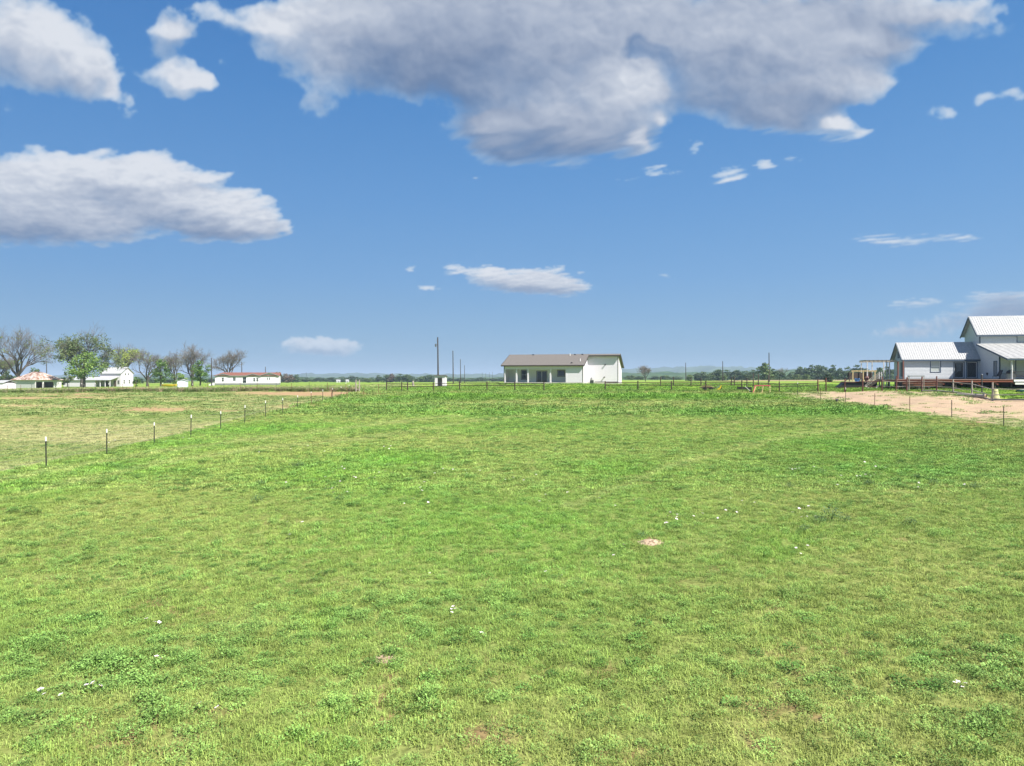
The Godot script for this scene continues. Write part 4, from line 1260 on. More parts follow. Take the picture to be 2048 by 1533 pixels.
# ------------------------------------------------------------------ the rest of the right-hand yard
func make_yard() -> void:
	var st := mb()
	# pergola on the deck's left end
	var turn := -deg_to_rad(12.0)
	var P := at_px(1735, 99.0)
	var o := thing("pergola", "grey-white pergola of slim posts and flat top left of the farmhouse wing", "pergola", P, turn)
	var top := row_y(724.5, 99.0) - P.y
	for c in [[0.0, 0.0], [0.85, -0.8], [2.15, 0.0], [3.0, -0.4], [0.0, -3.0], [3.4, -3.0]]:
		st = mb()
		box(st, Vector3(c[0] - 0.06, -0.1, c[1] - 0.06), Vector3(c[0] + 0.06, top, c[1] + 0.06))
		build(st, "post", M.old_white, o)
	for z in [0.0, -1.5, -3.0]:
		st = mb()
		box(st, Vector3(-0.25, top, z - 0.05), Vector3(3.9, top + 0.16, z + 0.05))
		build(st, "beam", M.wood_grey, o)
	for i in 8:
		st = mb()
		box(st, Vector3(-0.2 + i * 0.55, top + 0.163, -3.2), Vector3(-0.14 + i * 0.55, top + 0.29, 0.2))
		build(st, "rafter", M.wood_grey, o)
	# raised wooden stand with tan frame
	P = at_px(1704, 98.0)
	o = thing("wooden_stand", "raised platform with tan timber frame and dark skirting by the stairs", "platform", P, turn)
	var fy := row_y(763.5, 98.0) - P.y
	for i in 8:
		st = mb()
		box(st, Vector3(-1.0, fy - 0.06, -1.9 + i * 0.3), Vector3(3.3, fy, -1.62 + i * 0.3))
		build(st, "plank", M.wood_grey, o)
	st = mb()
	hexa(st, [Vector3(-1.9, 0.0, 0.3), Vector3(3.2, 0.0, 0.3), Vector3(3.2, 0.0, -1.8), Vector3(-1.9, 0.0, -1.8), Vector3(-0.95, fy - 0.065, 0.3), Vector3(3.2, fy - 0.065, 0.3), Vector3(3.2, fy - 0.065, -1.8), Vector3(-0.95, fy - 0.065, -1.8)])
	build(st, "skirt", M.black, o)
	var ty := row_y(743.5, 98.0) - P.y
	for x in [0.1, 1.45, 2.95]:
		st = mb()
		box(st, Vector3(x - 0.06, fy, 0.1), Vector3(x + 0.06, ty, 0.22))
		build(st, "post", M.wood_tan, o)
	st = mb()
	box(st, Vector3(-0.1, ty, 0.08), Vector3(3.15, ty + 0.14, 0.24))
	build(st, "rail", M.wood_tan, o)
	for x in [0.1, 1.45, 2.95]:
		st = mb()
		box(st, Vector3(x - 0.05, fy, -1.7), Vector3(x + 0.05, ty, -1.6))
		build(st, "post", M.wood_dark, o)
	st = mb()
	box(st, Vector3(-0.1, fy + 0.35, -1.75), Vector3(3.1, ty - 0.15, -1.7))
	build(st, "screen", M.wood_dark, o)
	st = mb()
	bar(st, Vector3(-0.9, fy, 0.15), Vector3(0.1, ty - 0.1, 0.15), 0.05, 0.1)
	build(st, "brace", M.black, o)
	# items on the stand
	var stuffs := [["washing_tub", "round blue-grey tub standing on the raised platform", "tub", 0.85, M.blue, 0.34, 0.45], ["wooden_barrel", "small brown barrel standing on the raised platform", "barrel", 2.1, M.redwood, 0.28, 0.7]]
	for s in stuffs:
		var t := thing(s[0], s[1], s[2], P + Vector3(s[3], fy, -0.6).rotated(Vector3.UP, turn))
		st = mb()
		lathe(st, Vector3.ZERO, [[s[5] * 0.8, 0.0], [s[5], s[6] * 0.5], [s[5] * 0.9, s[6]], [s[5] * 0.8, s[6]], [s[5] * 0.75, s[6] - 0.08], [0.0, s[6] - 0.08]])
		build(st, "body", s[4], t)
		st = mb()
		lathe(st, Vector3.ZERO, [[s[5] * 0.99, s[6] * 0.7], [s[5] * 1.01, s[6] * 0.7], [s[5] * 1.0, s[6] * 0.78], [s[5] * 0.96, s[6] * 0.78]])
		build(st, "hoop", M.steel, t)
	# stairs with slanting rails
	P = at_px(1734, 95.5)
	o = thing("stairs", "weathered wooden stairs with four slanting pale handrails", "stairs", P, turn)
	var rise := row_y(758, 95.5) - P.y
	for i in 5:
		st = mb()
		box(st, Vector3(0.1 + i * 0.32, rise * (i + 1) / 6.0 - 0.04, -1.0), Vector3(0.44 + i * 0.32, rise * (i + 1) / 6.0, 0.0))
		build(st, "tread", M.wood_grey, o)
	for z in [0.02, -1.02]:
		st = mb()
		bar(st, Vector3(0.0, 0.0, z), Vector3(1.75, rise, z), 0.04, 0.22)
		build(st, "stringer", M.wood_dark, o)
		for k in 2:
			st = mb()
			bar(st, Vector3(0.05, 0.4 + k * 0.4, z), Vector3(1.85, rise + 0.45 + k * 0.4, z), 0.05, 0.07)
			build(st, "handrail", M.wood_grey, o)
		st = mb()
		box(st, Vector3(1.8, -0.05, z - 0.05), Vector3(1.9, rise + 0.95, z + 0.05))
		build(st, "newel", M.old_white, o)
	# dark panel and small tank near the stairs
	# lumber along the wing
	P = at_px(1822, 88.0)
	o = thing("lumber_stack", "stack of reddish grey planks and pipes lying before the farmhouse deck", "lumber", P, turn)
	for i in 6:
		st = mb()
		box(st, Vector3(-0.9 - 0.1 * (i % 2), 0.45 + i * 0.085, -0.2 + 0.07 * (i % 3)), Vector3(2.4 + 0.25 * (i % 3), 0.52 + i * 0.085, 0.05 + 0.07 * (i % 3)))
		build(st, "plank", [M.redwood, M.wood_grey, M.red_beam][i % 3], o)
	for x in [-0.4, 0.9, 2.0]:
		st = mb()
		box(st, Vector3(x - 0.08, -0.1, -0.25), Vector3(x + 0.08, 0.448, 0.25))
		build(st, "block", M.wood_dark, o)
	# flat board laid on two trestle posts before the wing
	P = at_px(1832, 87.0)
	o = thing("work_table", "narrow grey-green tabletop on thin legs before the farmhouse wing", "table", P, turn)
	var tyy := row_y(751.5, 87.0) - P.y
	st = mb()
	box(st, Vector3(-0.85, tyy - 0.14, -0.3), Vector3(0.9, tyy, 0.3))
	build(st, "tabletop", M.steel, o)
	for s in [[-0.8, -0.25], [-0.8, 0.25], [0.85, -0.25], [0.85, 0.25]]:
		st = mb()
		bar(st, Vector3(s[0], -0.1, s[1]), Vector3(s[0], tyy - 0.14, s[1]), 0.06, 0.06)
		build(st, "leg", M.wood_grey, o)
	# cone-shaped feeder
	P = at_px(1991, 73.5)
	o = thing("cone_feeder", "pale green cone-shaped feeder standing behind the corral fence", "feeder", P)
	st = mb()
	lathe(st, Vector3.ZERO, [[0.0, 0.0], [0.46, 0.0], [0.44, 0.12], [0.33, 0.55], [0.27, 0.85], [0.24, 1.15], [0.2, 1.17], [0.0, 1.12]], 18)
	build(st, "cone", M.pale_green, o)
	for y in [0.13, 0.55, 0.86]:
		st = mb()
		var rr: float = lerpf(0.45, 0.27, clampf((y - 0.1) / 0.76, 0, 1))
		lathe(st, Vector3.ZERO, [[rr, y], [rr + 0.02, y + 0.02], [rr - 0.01, y + 0.05]], 18)
		build(st, "band", M.wood_grey, o)
	# fallen log by the corral
	var a := at_px(1915, 76.5); var b := at_px(1972, 74.0)
	o = thing("log", "thick weathered log with pale cut end lying along the corral fence", "log", a)
	var w := b - a
	st = mb()
	tube(st, [Vector3(0, 0.12, 0), w * 0.3 + Vector3(0, 0.17, 0.1), w * 0.65 + Vector3(0, 0.22, -0.05), w + Vector3(0, 0.25, 0)], [0.11, 0.17, 0.22, 0.25], 10)
	build(st, "trunk", M.wood_grey, o)
	st = mb()
	tube(st, [w + Vector3(0, 0.25, 0), w * 1.01 + Vector3(0, 0.25, 0)], [0.23, 0.225], 10)
	build(st, "cut_end", M.wood_tan, o)
	st = mb()
	tube(st, [w * 0.9 + Vector3(0, 0.4, 0), w * 0.93 + Vector3(0.05, 0.75, 0)], [0.05, 0.02], 5)
	build(st, "branch_stub", M.wood_grey, o)
	# blue basin at the frame's edge
	P = at_px(2047, 82.0)
	o = thing("basin", "low blue plastic basin on the grass by the porch steps", "basin", P)
	st = mb()
	lathe(st, Vector3.ZERO, [[0.0, 0.02], [0.6, 0.02], [0.72, 0.26], [0.75, 0.26], [0.7, 0.24], [0.58, 0.06], [0.0, 0.06]], 18)
	build(st, "bowl", M.blue, o)
	st = mb()
	lathe(st, Vector3.ZERO, [[0.73, 0.24], [0.78, 0.25], [0.77, 0.28], [0.72, 0.27]], 18)
	build(st, "rim", M.post_white, o)
	for cpst in [[1796.5, 724, 92.0, "tall reddish brown post beside the wing's side door"], [1807, 722, 91.0, "tall reddish brown post at the front corner of the farmhouse wing"]]:
		P = at_px(cpst[0], cpst[2])
		o = thing("corner_post", cpst[3], "post", P)
		var ph: float = row_y(cpst[1], cpst[2]) - P.y
		st = mb()
		box(st, Vector3(-0.07, -0.2, -0.07), Vector3(0.07, ph, 0.07))
		build(st, "shaft", M.redwood, o)
		st = mb()
		box(st, Vector3(-0.1, ph, -0.1), Vector3(0.1, ph + 0.05, 0.1))
		build(st, "cap", M.wood_dark, o)
	# metal corner post standing before the lean-to
	P = at_px(1964.5, 80.0)
	o = thing("corner_post", "tall thin dark post standing before the farmhouse deck", "post", P)
	st = mb()
	tube(st, [Vector3(0, -0.2, 0), Vector3(0, row_y(750, 80.0) - P.y, 0)], [0.07, 0.065], 8)
	build(st, "shaft", M.pole, o)
	st = mb()
	lathe(st, Vector3(0, row_y(750, 80.0) - P.y - 0.01, 0), [[0.085, 0.0], [0.085, 0.06], [0.0, 0.09]], 8)
	build(st, "cap", M.steel, o)
	# low play frame with tan legs and red beam
	P = at_px(1525, 91.0)
	o = thing("play_frame", "low play frame with red top beam and splayed tan legs", "play frame", P, turn)
	st = mb()
	bar(st, Vector3(-0.95, 0.92, 0), Vector3(1.0, 0.92, 0), 0.12, 0.14)
	build(st, "beam", M.pink, o)
	for s in [[-0.9, -0.35, 0.0, M.wood_tan], [-0.9, 0.35, 0.15, M.pink], [-0.75, 0.25, 0.3, M.wood_tan], [0.95, -0.35, -0.2, M.wood_tan], [0.95, 0.35, -0.1, M.wood_tan], [0.1, 0.3, 0.05, M.wood_tan]]:
		st = mb()
		bar(st, Vector3(s[0] - s[2] - 0.15, -0.05, s[1]), Vector3(s[0], 0.9, 0), 0.07, 0.09)
		build(st, "leg", s[3], o)
	st = mb()
	box(st, Vector3(-0.55, 0.35, -0.2), Vector3(0.05, 0.42, 0.2))
	bar(st, Vector3(-0.5, 0.42, 0), Vector3(-0.5, 0.86, 0), 0.02, 0.02)
	bar(st, Vector3(0.0, 0.42, 0), Vector3(0.0, 0.86, 0), 0.02, 0.02)
	build(st, "swing_seat", M.black, o)
	# leaning white plank with a dark foot
	P = at_px(1501, 91.5)
	o = thing("leaning_plank", "white plank leaning up beside the low play frame", "plank", P, turn)
	st = mb()
	bar(st, Vector3(0.1, 0.02, 0), Vector3(-0.62, 0.68, 0), 0.12, 0.05)
	build(st, "board", M.post_white, o)
	st = mb()
	box(st, Vector3(-0.15, -0.05, -0.2), Vector3(0.2, 0.16, 0.2))
	build(st, "foot", M.black, o)
	# long black trough
	P = at_px(1489, 94.5)
	o = thing("trough", "long low black feed trough beside the white plank", "trough", P, turn)
	for z in [-0.3, 0.3]:
		st = mb()
		bar(st, Vector3(-0.9, 0.3, z), Vector3(0.9, 0.3, z), 0.05, 0.34)
		build(st, "side", M.black, o)
	st = mb()
	box(st, Vector3(-0.9, 0.08, -0.27), Vector3(0.9, 0.13, 0.27))
	build(st, "bottom", M.black, o)
	for x in [-0.9, 0.9]:
		st = mb()
		bar(st, Vector3(x, 0.3, -0.274), Vector3(x, 0.3, 0.274), 0.05, 0.34)
		build(st, "end", M.black, o)
	for x in [-0.7, 0.7]:
		st = mb()
		box(st, Vector3(x - 0.06, -0.1, -0.25), Vector3(x + 0.06, 0.08, 0.25))
		build(st, "foot", M.wood_dark, o)
	# flat trailer with boards, and a yellow slide
	P = at_px(1416, 95.5)
	o = thing("flat_trailer", "low flat trailer loaded with tan boards behind the pipe fence", "trailer", P, turn)
	st = mb()
	box(st, Vector3(-1.15, 0.3, -0.6), Vector3(1.1, 0.42, 0.6))
	build(st, "bed", M.wood_dark, o)
	for i in 4:
		st = mb()
		bar(st, Vector3(-1.0 + i * 0.1, 0.46 + 0.05 * i, -0.4 + i * 0.22), Vector3(0.75 - i * 0.1, 0.46 + 0.05 * i, -0.35 + i * 0.22), 0.2, 0.045)
		build(st, "board", M.wood_tan, o)
	for x in [-0.4, 0.4]:
		for z in [-0.66, 0.66]:
			st = mb()
			tube(st, [Vector3(x, 0.22, z - 0.07), Vector3(x, 0.22, z + 0.07)], [0.27, 0.27], 12)
			tube(st, [Vector3(x, 0.22, z + 0.07), Vector3(x, 0.22, z - 0.07)], [0.27, 0.27], 12)
			build(st, "wheel", M.black, o)
	st = mb()
	bar(st, Vector3(1.1, 0.36, 0), Vector3(1.6, 0.7, 0), 0.07, 0.07)
	build(st, "tow_bar", M.steel, o)
	P = at_px(1438, 93.8)
	o = thing("slide", "small bright yellow plastic slide behind the pipe fence", "slide", P, turn)
	st = mb()
	bar(st, Vector3(-0.25, 0.05, 0), Vector3(0.12, 0.22, 0), 0.4, 0.05)
	bar(st, Vector3(0.12, 0.22, 0), Vector3(0.3, 0.6, 0), 0.4, 0.05)
	build(st, "chute", M.yellow, o)
	for z in [-0.22, 0.22]:
		st = mb()
		bar(st, Vector3(-0.25, 0.1, z), Vector3(0.12, 0.28, z), 0.04, 0.14)
		bar(st, Vector3(0.12, 0.28, z), Vector3(0.3, 0.66, z), 0.04, 0.14)
		build(st, "side", M.yellow, o)
		st = mb()
		bar(st, Vector3(0.3, 0.6, z), Vector3(0.36, -0.05, z), 0.04, 0.05)
		build(st, "leg", M.black, o)
	# two white curved sled runners on dark boards
	P = at_px(1744, 93.0)
	o = thing("rocking_frame", "low frame with two white curved runners on the grass by the stairs", "frame", P, turn)
	for z in [-0.3, 0.3]:
		st = mb()
		tube(st, [Vector3(-0.75, 0.4, z), Vector3(-0.45, 0.12, z), Vector3(0.0, 0.05, z), Vector3(0.45, 0.1, z), Vector3(0.75, 0.4, z)], [0.03, 0.035, 0.035, 0.035, 0.03], 6)
		build(st, "runner", M.post_white, o)
	st = mb()
	box(st, Vector3(-0.5, 0.2, -0.35), Vector3(0.5, 0.26, 0.35))
	build(st, "seat", M.wood_dark, o)
	# the little white shed
	P = at_px(881.5, 134.0)
	o = thing("shed", "small white wooden shed with dark open doorway below a tall pole", "shed", P, -deg_to_rad(6.0))
	st = mb()
	var hh := 2.05
	wall(st, -1.0, 1.0, -0.1, hh, 0.7, 0.78, [[-0.38, -0.1, 0.34, 1.72]])
	box(st, Vector3(-1.0, -0.1, -0.8), Vector3(-0.93, hh, 0.7))
	box(st, Vector3(0.93, -0.1, -0.8), Vector3(1.0, hh, 0.7))
	box(st, Vector3(-0.93, -0.1, -0.8), Vector3(0.93, hh - 0.1, -0.73))
	build(st, "wall", M.white_wall, o)
	st = mb()
	roof_sheet(st, Vector3(-1.2, hh + 0.16, 1.0), Vector3(1.2, hh + 0.16, 1.0), Vector3(1.2, hh - 0.04, -1.0), Vector3(-1.2, hh - 0.04, -1.0), 0.09)
	build(st, "roof", M.shingle, o)
	st = mb()
	box(st, Vector3(-0.93, -0.05, -0.72), Vector3(0.93, 0.0, 0.7))
	build(st, "floor", M.wood_dark, o)
	for x in [-0.43, 0.34]:
		st = mb()
		box(st, Vector3(x, -0.1, 0.78), Vector3(x + 0.09, 1.8, 0.8))
		build(st, "door_trim", M.brown_trim, o)
	# stump-like post in the pasture
	P = at_px(826, 128.0)
	o = thing("stump", "short weathered wooden stump standing in the pasture behind the pipe fence", "stump", P)
	st = mb()
	tube(st, [Vector3(0, -0.2, 0), Vector3(0.02, 0.4, 0), Vector3(-0.03, 0.85, 0), Vector3(0, 1.15, 0)], [0.24, 0.2, 0.17, 0.15], 9)
	build(st, "trunk", M.wood_grey, o)
	st = mb()
	tube(st, [Vector3(0.02, 0.6, 0), Vector3(0.2, 0.95, 0.05)], [0.07, 0.04], 6)
	build(st, "branch_stub", M.wood_grey, o)

# ------------------------------------------------------------------ poles
func make_poles() -> void:
	var labels := ["tall dark utility pole with small transformer behind the white shed", "tall plain utility pole to the right of the white shed", "distant plain utility pole, third of the row beyond the white shed", "distant plain utility pole, last and smallest of the row beyond the white shed"]
	var list := [[876.5, 675, 138, labels[0]], [906.5, 702, 200, labels[1]], [921.3, 719, 285, labels[2]], [929.3, 731, 380, labels[3]],
		[964.5, 745, 330, "very thin distant pole left of the white house"], [971.7, 746, 350, "very thin distant pole left of the white house"], [978.7, 745, 330, "very thin distant pole left of the white house"], [985, 744, 330, "very thin distant pole left of the white house"],
		[1372, 726, 280, "thin utility pole standing before the wooded hill right of the white house"], [1446, 723, 260, "thin utility pole rising from the dark green treeline"], [1539, 706, 190, "tall dark utility pole rising behind the corral and trees"],
		[423, 716, 185, "dark utility pole beside the red-roofed mobile home"], [483.6, 724, 230, "utility pole rising behind the red roof"], [531, 734, 260, "small utility pole rising behind the right end of the red roof"], [93, 727, 235, "dark utility pole behind the rusty-roofed barn"], [612.5, 745, 700, "lattice-thin far pole standing before the hazy hills"]]
	for a in list:
		var p := at_px(a[0], a[2])
		var thin: bool = "thin distant" in a[3]
		var o := thing("utility_pole", a[3], "pole", p, 0.0, "thin far poles" if thin else "")
		var h: float = row_y(a[1], a[2]) - p.y
		var st := mb()
		var lean: float = -0.012 * h
		var r0 := 0.07 if thin else 0.17
		tube(st, [Vector3(0, -0.3, 0), Vector3(lean, h, 0)], [r0, r0 * 0.68], 8)
		build(st, "shaft", M.pole, o)
		if a[2] < 150:
			st = mb()
			tube(st, [Vector3(-0.5, h - 1.9, 0), Vector3(-0.5, h - 1.3, 0)], [0.16, 0.16], 10)
			tube(st, [Vector3(-0.5, h - 1.3, 0), Vector3(-0.5, h - 1.9, 0)], [0.16, 0.16], 10)
			build(st, "transformer", M.steel, o)
			st = mb()
			bar(st, Vector3(0.0, h - 1.5, 0), Vector3(-0.5, h - 1.5, 0), 0.05, 0.06)
			bar(st, Vector3(0.0, h - 0.6, 0), Vector3(-0.55, h - 0.5, 0), 0.05, 0.06)
			build(st, "bracket", M.steel, o)
		elif not thin:
			st = mb()
			tube(st, [Vector3(lean, h, 0), Vector3(lean, h + 0.22, 0)], [0.035, 0.03], 6)
			build(st, "insulator", M.steel, o)

# ------------------------------------------------------------------ buildings on the left
func make_left_buildings() -> void:
	var st := mb()
	# barn with a rusty hip roof
	var P := at_px(70, 196.0)
	var o := thing("barn", "low whitewashed barn with rust-streaked hip roof and two dark open bays", "barn", P, deg_to_rad(74.5))
	o.scale = Vector3.ONE * 0.88
	var h := 2.6
	st = mb()
	wall(st, 0.0, 9.4, -0.3, h, -0.15, 0.0, [[0.25, -0.3, 2.5, 1.95], [3.0, -0.3, 6.5, 1.95]])
	box(st, Vector3(0, -0.3, -9.4), Vector3(0.15, h, -0.15))
	box(st, Vector3(9.25, -0.3, -9.4), Vector3(9.4, h, -0.15))
	box(st, Vector3(0.15, -0.3, -9.4), Vector3(9.25, h, -9.25))
	build(st, "wall", M.old_white, o)
	st = mb()
	box(st, Vector3(0.2, -0.1, -9.2), Vector3(9.2, 0.0, -0.2))
	build(st, "floor", M.sand, o)
	st = mb()
	box(st, Vector3(2.55, -0.3, 0.0), Vector3(2.95, h - 0.4, 0.05))
	build(st, "bay_post", M.old_white, o)
	var e := 0.5; var y0 := h + 0.05; var y1 := 5.3
	var ra := Vector3(4.0, y1, -5.6); var rb := Vector3(5.4, y1, -3.9)
	var c := [Vector3(-e, y0, e), Vector3(9.4 + e, y0, e), Vector3(9.4 + e, y0, -9.4 - e), Vector3(-e, y0, -9.4 - e)]
	st = mb()
	st.set_smooth_group(-1)
	tri(st, c[0], rb, c[1]); tri(st, c[1], rb, c[2])
	tri(st, rb, ra, c[2]); tri(st, c[2], ra, c[3])
	tri(st, c[3], ra, c[0]); tri(st, ra, rb, c[0])
	quad(st, c[0] - Vector3.UP * 0.1, c[1] - Vector3.UP * 0.1, c[2] - Vector3.UP * 0.1, c[3] - Vector3.UP * 0.1)
	for i in 4:
		var p: Vector3 = c[i]; var q: Vector3 = c[(i + 1) % 4]
		quad(st, p, q, q - Vector3.UP * 0.1, p - Vector3.UP * 0.1)
	build(st, "roof", M.rust_roof, o)
	# two-storey white house
	P = at_px(241, 238.0)
	o = thing("white_house", "white two-storey gabled farmhouse with low wing behind the green tree", "house", P, deg_to_rad(80.0))
	var eh := 4.7; var rh := 6.8
	var gh4 := [[1.25, 1.0, 2.0, 2.4], [3.7, 1.0, 4.45, 2.4], [1.9, 3.9, 2.55, 5.1], [3.4, 3.9, 4.05, 5.1]]
	st = mb()
	wall(st, 0, 6.0, -0.3, eh, -0.15, 0.0, gh4)
	hexa(st, [Vector3(0, eh, 0), Vector3(6, eh, 0), Vector3(6, eh, -0.15), Vector3(0, eh, -0.15), Vector3(2.9, rh - 0.1, 0), Vector3(3.1, rh - 0.1, 0), Vector3(3.1, rh - 0.1, -0.15), Vector3(2.9, rh - 0.1, -0.15)])
	hexa(st, [Vector3(0, eh, -7.85), Vector3(6, eh, -7.85), Vector3(6, eh, -8), Vector3(0, eh, -8), Vector3(2.9, rh - 0.1, -7.85), Vector3(3.1, rh - 0.1, -7.85), Vector3(3.1, rh - 0.1, -8), Vector3(2.9, rh - 0.1, -8)])
	box(st, Vector3(0, -0.3, -8), Vector3(0.15, eh, -0.15))
	box(st, Vector3(5.85, -0.3, -8), Vector3(6, eh, -0.15))
	box(st, Vector3(0.15, -0.3, -8), Vector3(5.85, eh, -7.85))
	build(st, "wall", M.white_wall, o)
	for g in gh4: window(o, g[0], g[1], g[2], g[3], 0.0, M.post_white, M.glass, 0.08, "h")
	st = mb()
	roof_sheet(st, Vector3(-0.35, eh - 0.2, 0.35), Vector3(-0.35, eh - 0.2, -8.35), Vector3(3, rh, -8.35), Vector3(3, rh, 0.35), 0.1)
	roof_sheet(st, Vector3(6.35, eh - 0.2, -8.35), Vector3(6.35, eh - 0.2, 0.35), Vector3(3, rh, 0.35), Vector3(3, rh, -8.35), 0.1)
	build(st, "roof", M.metal_roof, o)
	st = mb()
	box(st, Vector3(-3.6, -0.3, -19.0), Vector3(-0.02, 2.3, -7.0))
	box(st, Vector3(-0.02, -0.3, -19.0), Vector3(4.0, 2.7, -8.05))
	build(st, "wing_wall", M.white_wall, o)
	st = mb()
	roof_sheet(st, Vector3(-4.0, 2.3, -0.8), Vector3(-4.0, 2.3, -19.4), Vector3(0.0, 3.4, -19.4), Vector3(0.0, 3.4, -0.8), 0.1)
	roof_sheet(st, Vector3(4.4, 2.5, -19.4), Vector3(4.4, 2.5, -8.05), Vector3(0.004, 3.4, -8.05), Vector3(0.004, 3.4, -19.4), 0.1)
	build(st, "wing_roof", M.metal_roof, o)
	for z in [-1.2, -3.0, -4.9, -6.8]:
		st = mb()
		box(st, Vector3(-3.65, -0.3, z - 0.1), Vector3(-3.45, 2.35, z + 0.1))
		build(st, "porch_post", M.white_wall, o)
	for z in [-2.2, -5.4]:
		st = mb()
		box(st, Vector3(-0.06, 0.0, z - 0.5), Vector3(-0.01, 2.1, z + 0.5))
		build(st, "door", M.doorway_shade, o)  # flat dark panel in place of a shaded porch opening
	st = mb()
	box(st, Vector3(-0.05, 0.9, -1.2), Vector3(-0.01, 2.2, -0.5))
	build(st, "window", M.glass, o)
	# mobile home with a red roof and three small gables
	P = at_px(494, 190.0)
	o = thing("mobile_home", "long white mobile home with rust red roof and small front gables", "mobile home", P, deg_to_rad(14.0))
	var x0 := -8.15; var x1 := 8.15; var wh := 2.55; var rz := -3.4; var ry := 3.45
	var hl := [[-6.5, 0.9, -5.9, 2.0], [-3.7, 1.1, -2.9, 2.1], [-1.2, 0.5, -0.2, 2.2], [1.5, 0.9, 2.1, 1.9], [2.3, 0.9, 2.9, 1.9], [5.0, 1.3, 5.35, 2.0], [5.55, 1.3, 5.9, 2.0]]
	st = mb()
	wall(st, x0, x1, 0.45, wh, -0.12, 0.0, hl)
	box(st, Vector3(x0, 0.45, -6.8), Vector3(x0 + 0.12, wh, -0.12))
	box(st, Vector3(x1 - 0.12, 0.45, -6.8), Vector3(x1, wh, -0.12))
	box(st, Vector3(x0 + 0.12, 0.45, -6.8), Vector3(x1 - 0.12, wh, -6.68))
	for g in [[-7.9, -4.3, 3.05], [-0.3, 3.2, 3.05], [3.3, 8.1, 3.4]]:
		var mx: float = (g[0] + g[1]) * 0.5
		hexa(st, [Vector3(g[0] + 0.2, wh, 0.0), Vector3(g[1] - 0.2, wh, 0.0), Vector3(g[1] - 0.2, wh, -0.12), Vector3(g[0] + 0.2, wh, -0.12), Vector3(mx - 0.05, g[2] - 0.12, 0.0), Vector3(mx + 0.05, g[2] - 0.12, 0.0), Vector3(mx + 0.05, g[2] - 0.12, -0.12), Vector3(mx - 0.05, g[2] - 0.12, -0.12)])
	build(st, "wall", M.white_wall, o)
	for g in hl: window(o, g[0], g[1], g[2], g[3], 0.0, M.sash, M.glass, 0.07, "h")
	st = mb()
	roof_sheet(st, Vector3(x0 - 0.3, wh + 0.02, 0.3), Vector3(x1 + 0.3, wh + 0.02, 0.3), Vector3(x1 + 0.3, ry, rz), Vector3(x0 + 1.5, ry, rz), 0.1)
	roof_sheet(st, Vector3(x1 + 0.3, wh - 0.05, -7.1), Vector3(x0 - 0.3, wh - 0.05, -7.1), Vector3(x0 + 1.5, ry, rz), Vector3(x1 + 0.3, ry, rz), 0.1)
	for g in [[-7.9, -4.3, 3.05], [-0.3, 3.2, 3.05], [3.3, 8.1, 3.4]]:
		var mx: float = (g[0] + g[1]) * 0.5
		var bz: float = -(g[2] - wh) * 3.6
		roof_sheet(st, Vector3(g[0] - 0.15, wh + 0.03, 0.38), Vector3(mx, g[2] + 0.02, 0.38), Vector3(mx, g[2] + 0.02, bz - 0.3), Vector3(g[0] - 0.15, wh + 0.03, -0.1), 0.06)
		roof_sheet(st, Vector3(mx, g[2] + 0.024, 0.38), Vector3(g[1] + 0.15, wh + 0.03, 0.38), Vector3(g[1] + 0.15, wh + 0.03, -0.1), Vector3(mx, g[2] + 0.024, bz - 0.3), 0.06)
	build(st, "roof", M.red_roof, o)
	st = mb()
	for g in [[-7.9, -4.3, 3.05], [-0.3, 3.2, 3.05], [3.3, 8.1, 3.4]]:
		var mx: float = (g[0] + g[1]) * 0.5
		bar(st, Vector3(g[0] - 0.15, wh - 0.04, 0.4), Vector3(mx, g[2] - 0.05, 0.4), 0.04, 0.16)
		bar(st, Vector3(mx, g[2] - 0.05, 0.4), Vector3(g[1] + 0.15, wh - 0.04, 0.4), 0.04, 0.16)
	box(st, Vector3(-4.2, wh - 0.12, 0.3), Vector3(-0.4, wh + 0.04, 0.34))
	build(st, "fascia", M.steel, o)
	st = mb()
	box(st, Vector3(x0 + 0.1, -0.4, -6.7), Vector3(x1 - 0.1, 0.449, -0.1))
	build(st, "skirting", M.steel, o)
	for i in 3:
		st = mb()
		box(st, Vector3(-9.6 + i * 0.45, -0.3, -0.8 + 0.02 * i), Vector3(-9.15 + i * 0.45, 0.25 + i * 0.2, 0.4 - 0.02 * i))
		build(st, "step", M.white_wall, o)
	# pale shed and yellow hull
	P = at_px(365, 170.0)
	o = thing("shed", "small pale blue shed with shallow gable roof among the trees", "shed", P, deg_to_rad(12.0))
	st = mb()
	wall(st, -1.05, 1.05, -0.2, 1.65, 0.7, 0.78, [[-0.55, -0.2, 0.15, 1.45]])
	box(st, Vector3(-1.05, -0.2, -0.8), Vector3(-0.98, 1.65, 0.7))
	box(st, Vector3(0.98, -0.2, -0.8), Vector3(1.05, 1.65, 0.7))
	box(st, Vector3(-0.98, -0.2, -0.8), Vector3(0.98, 1.65, -0.73))
	build(st, "wall", mat(lin(0.62, 0.68, 0.76), 0.7), o)
	st = mb()
	box(st, Vector3(-0.55, -0.2, 0.72), Vector3(0.15, 1.45, 0.76))
	build(st, "door", mat(lin(0.52, 0.58, 0.66), 0.7), o)
	st = mb()
	roof_sheet(st, Vector3(-1.2, 1.62, 0.95), Vector3(0, 1.95, 0.95), Vector3(0, 1.95, -0.95), Vector3(-1.2, 1.62, -0.95), 0.06)
	roof_sheet(st, Vector3(0.0, 1.954, 0.95), Vector3(1.2, 1.62, 0.95), Vector3(1.2, 1.62, -0.95), Vector3(0, 1.954, -0.95), 0.06)
	build(st, "roof", M.metal_roof, o)
	P = at_px(338, 182.0)
	o = thing("boat_hull", "long low yellow hull lying in the grass beside the pale blue shed", "boat", P, deg_to_rad(5.0))
	st = mb()
	st.set_smooth_group(1)
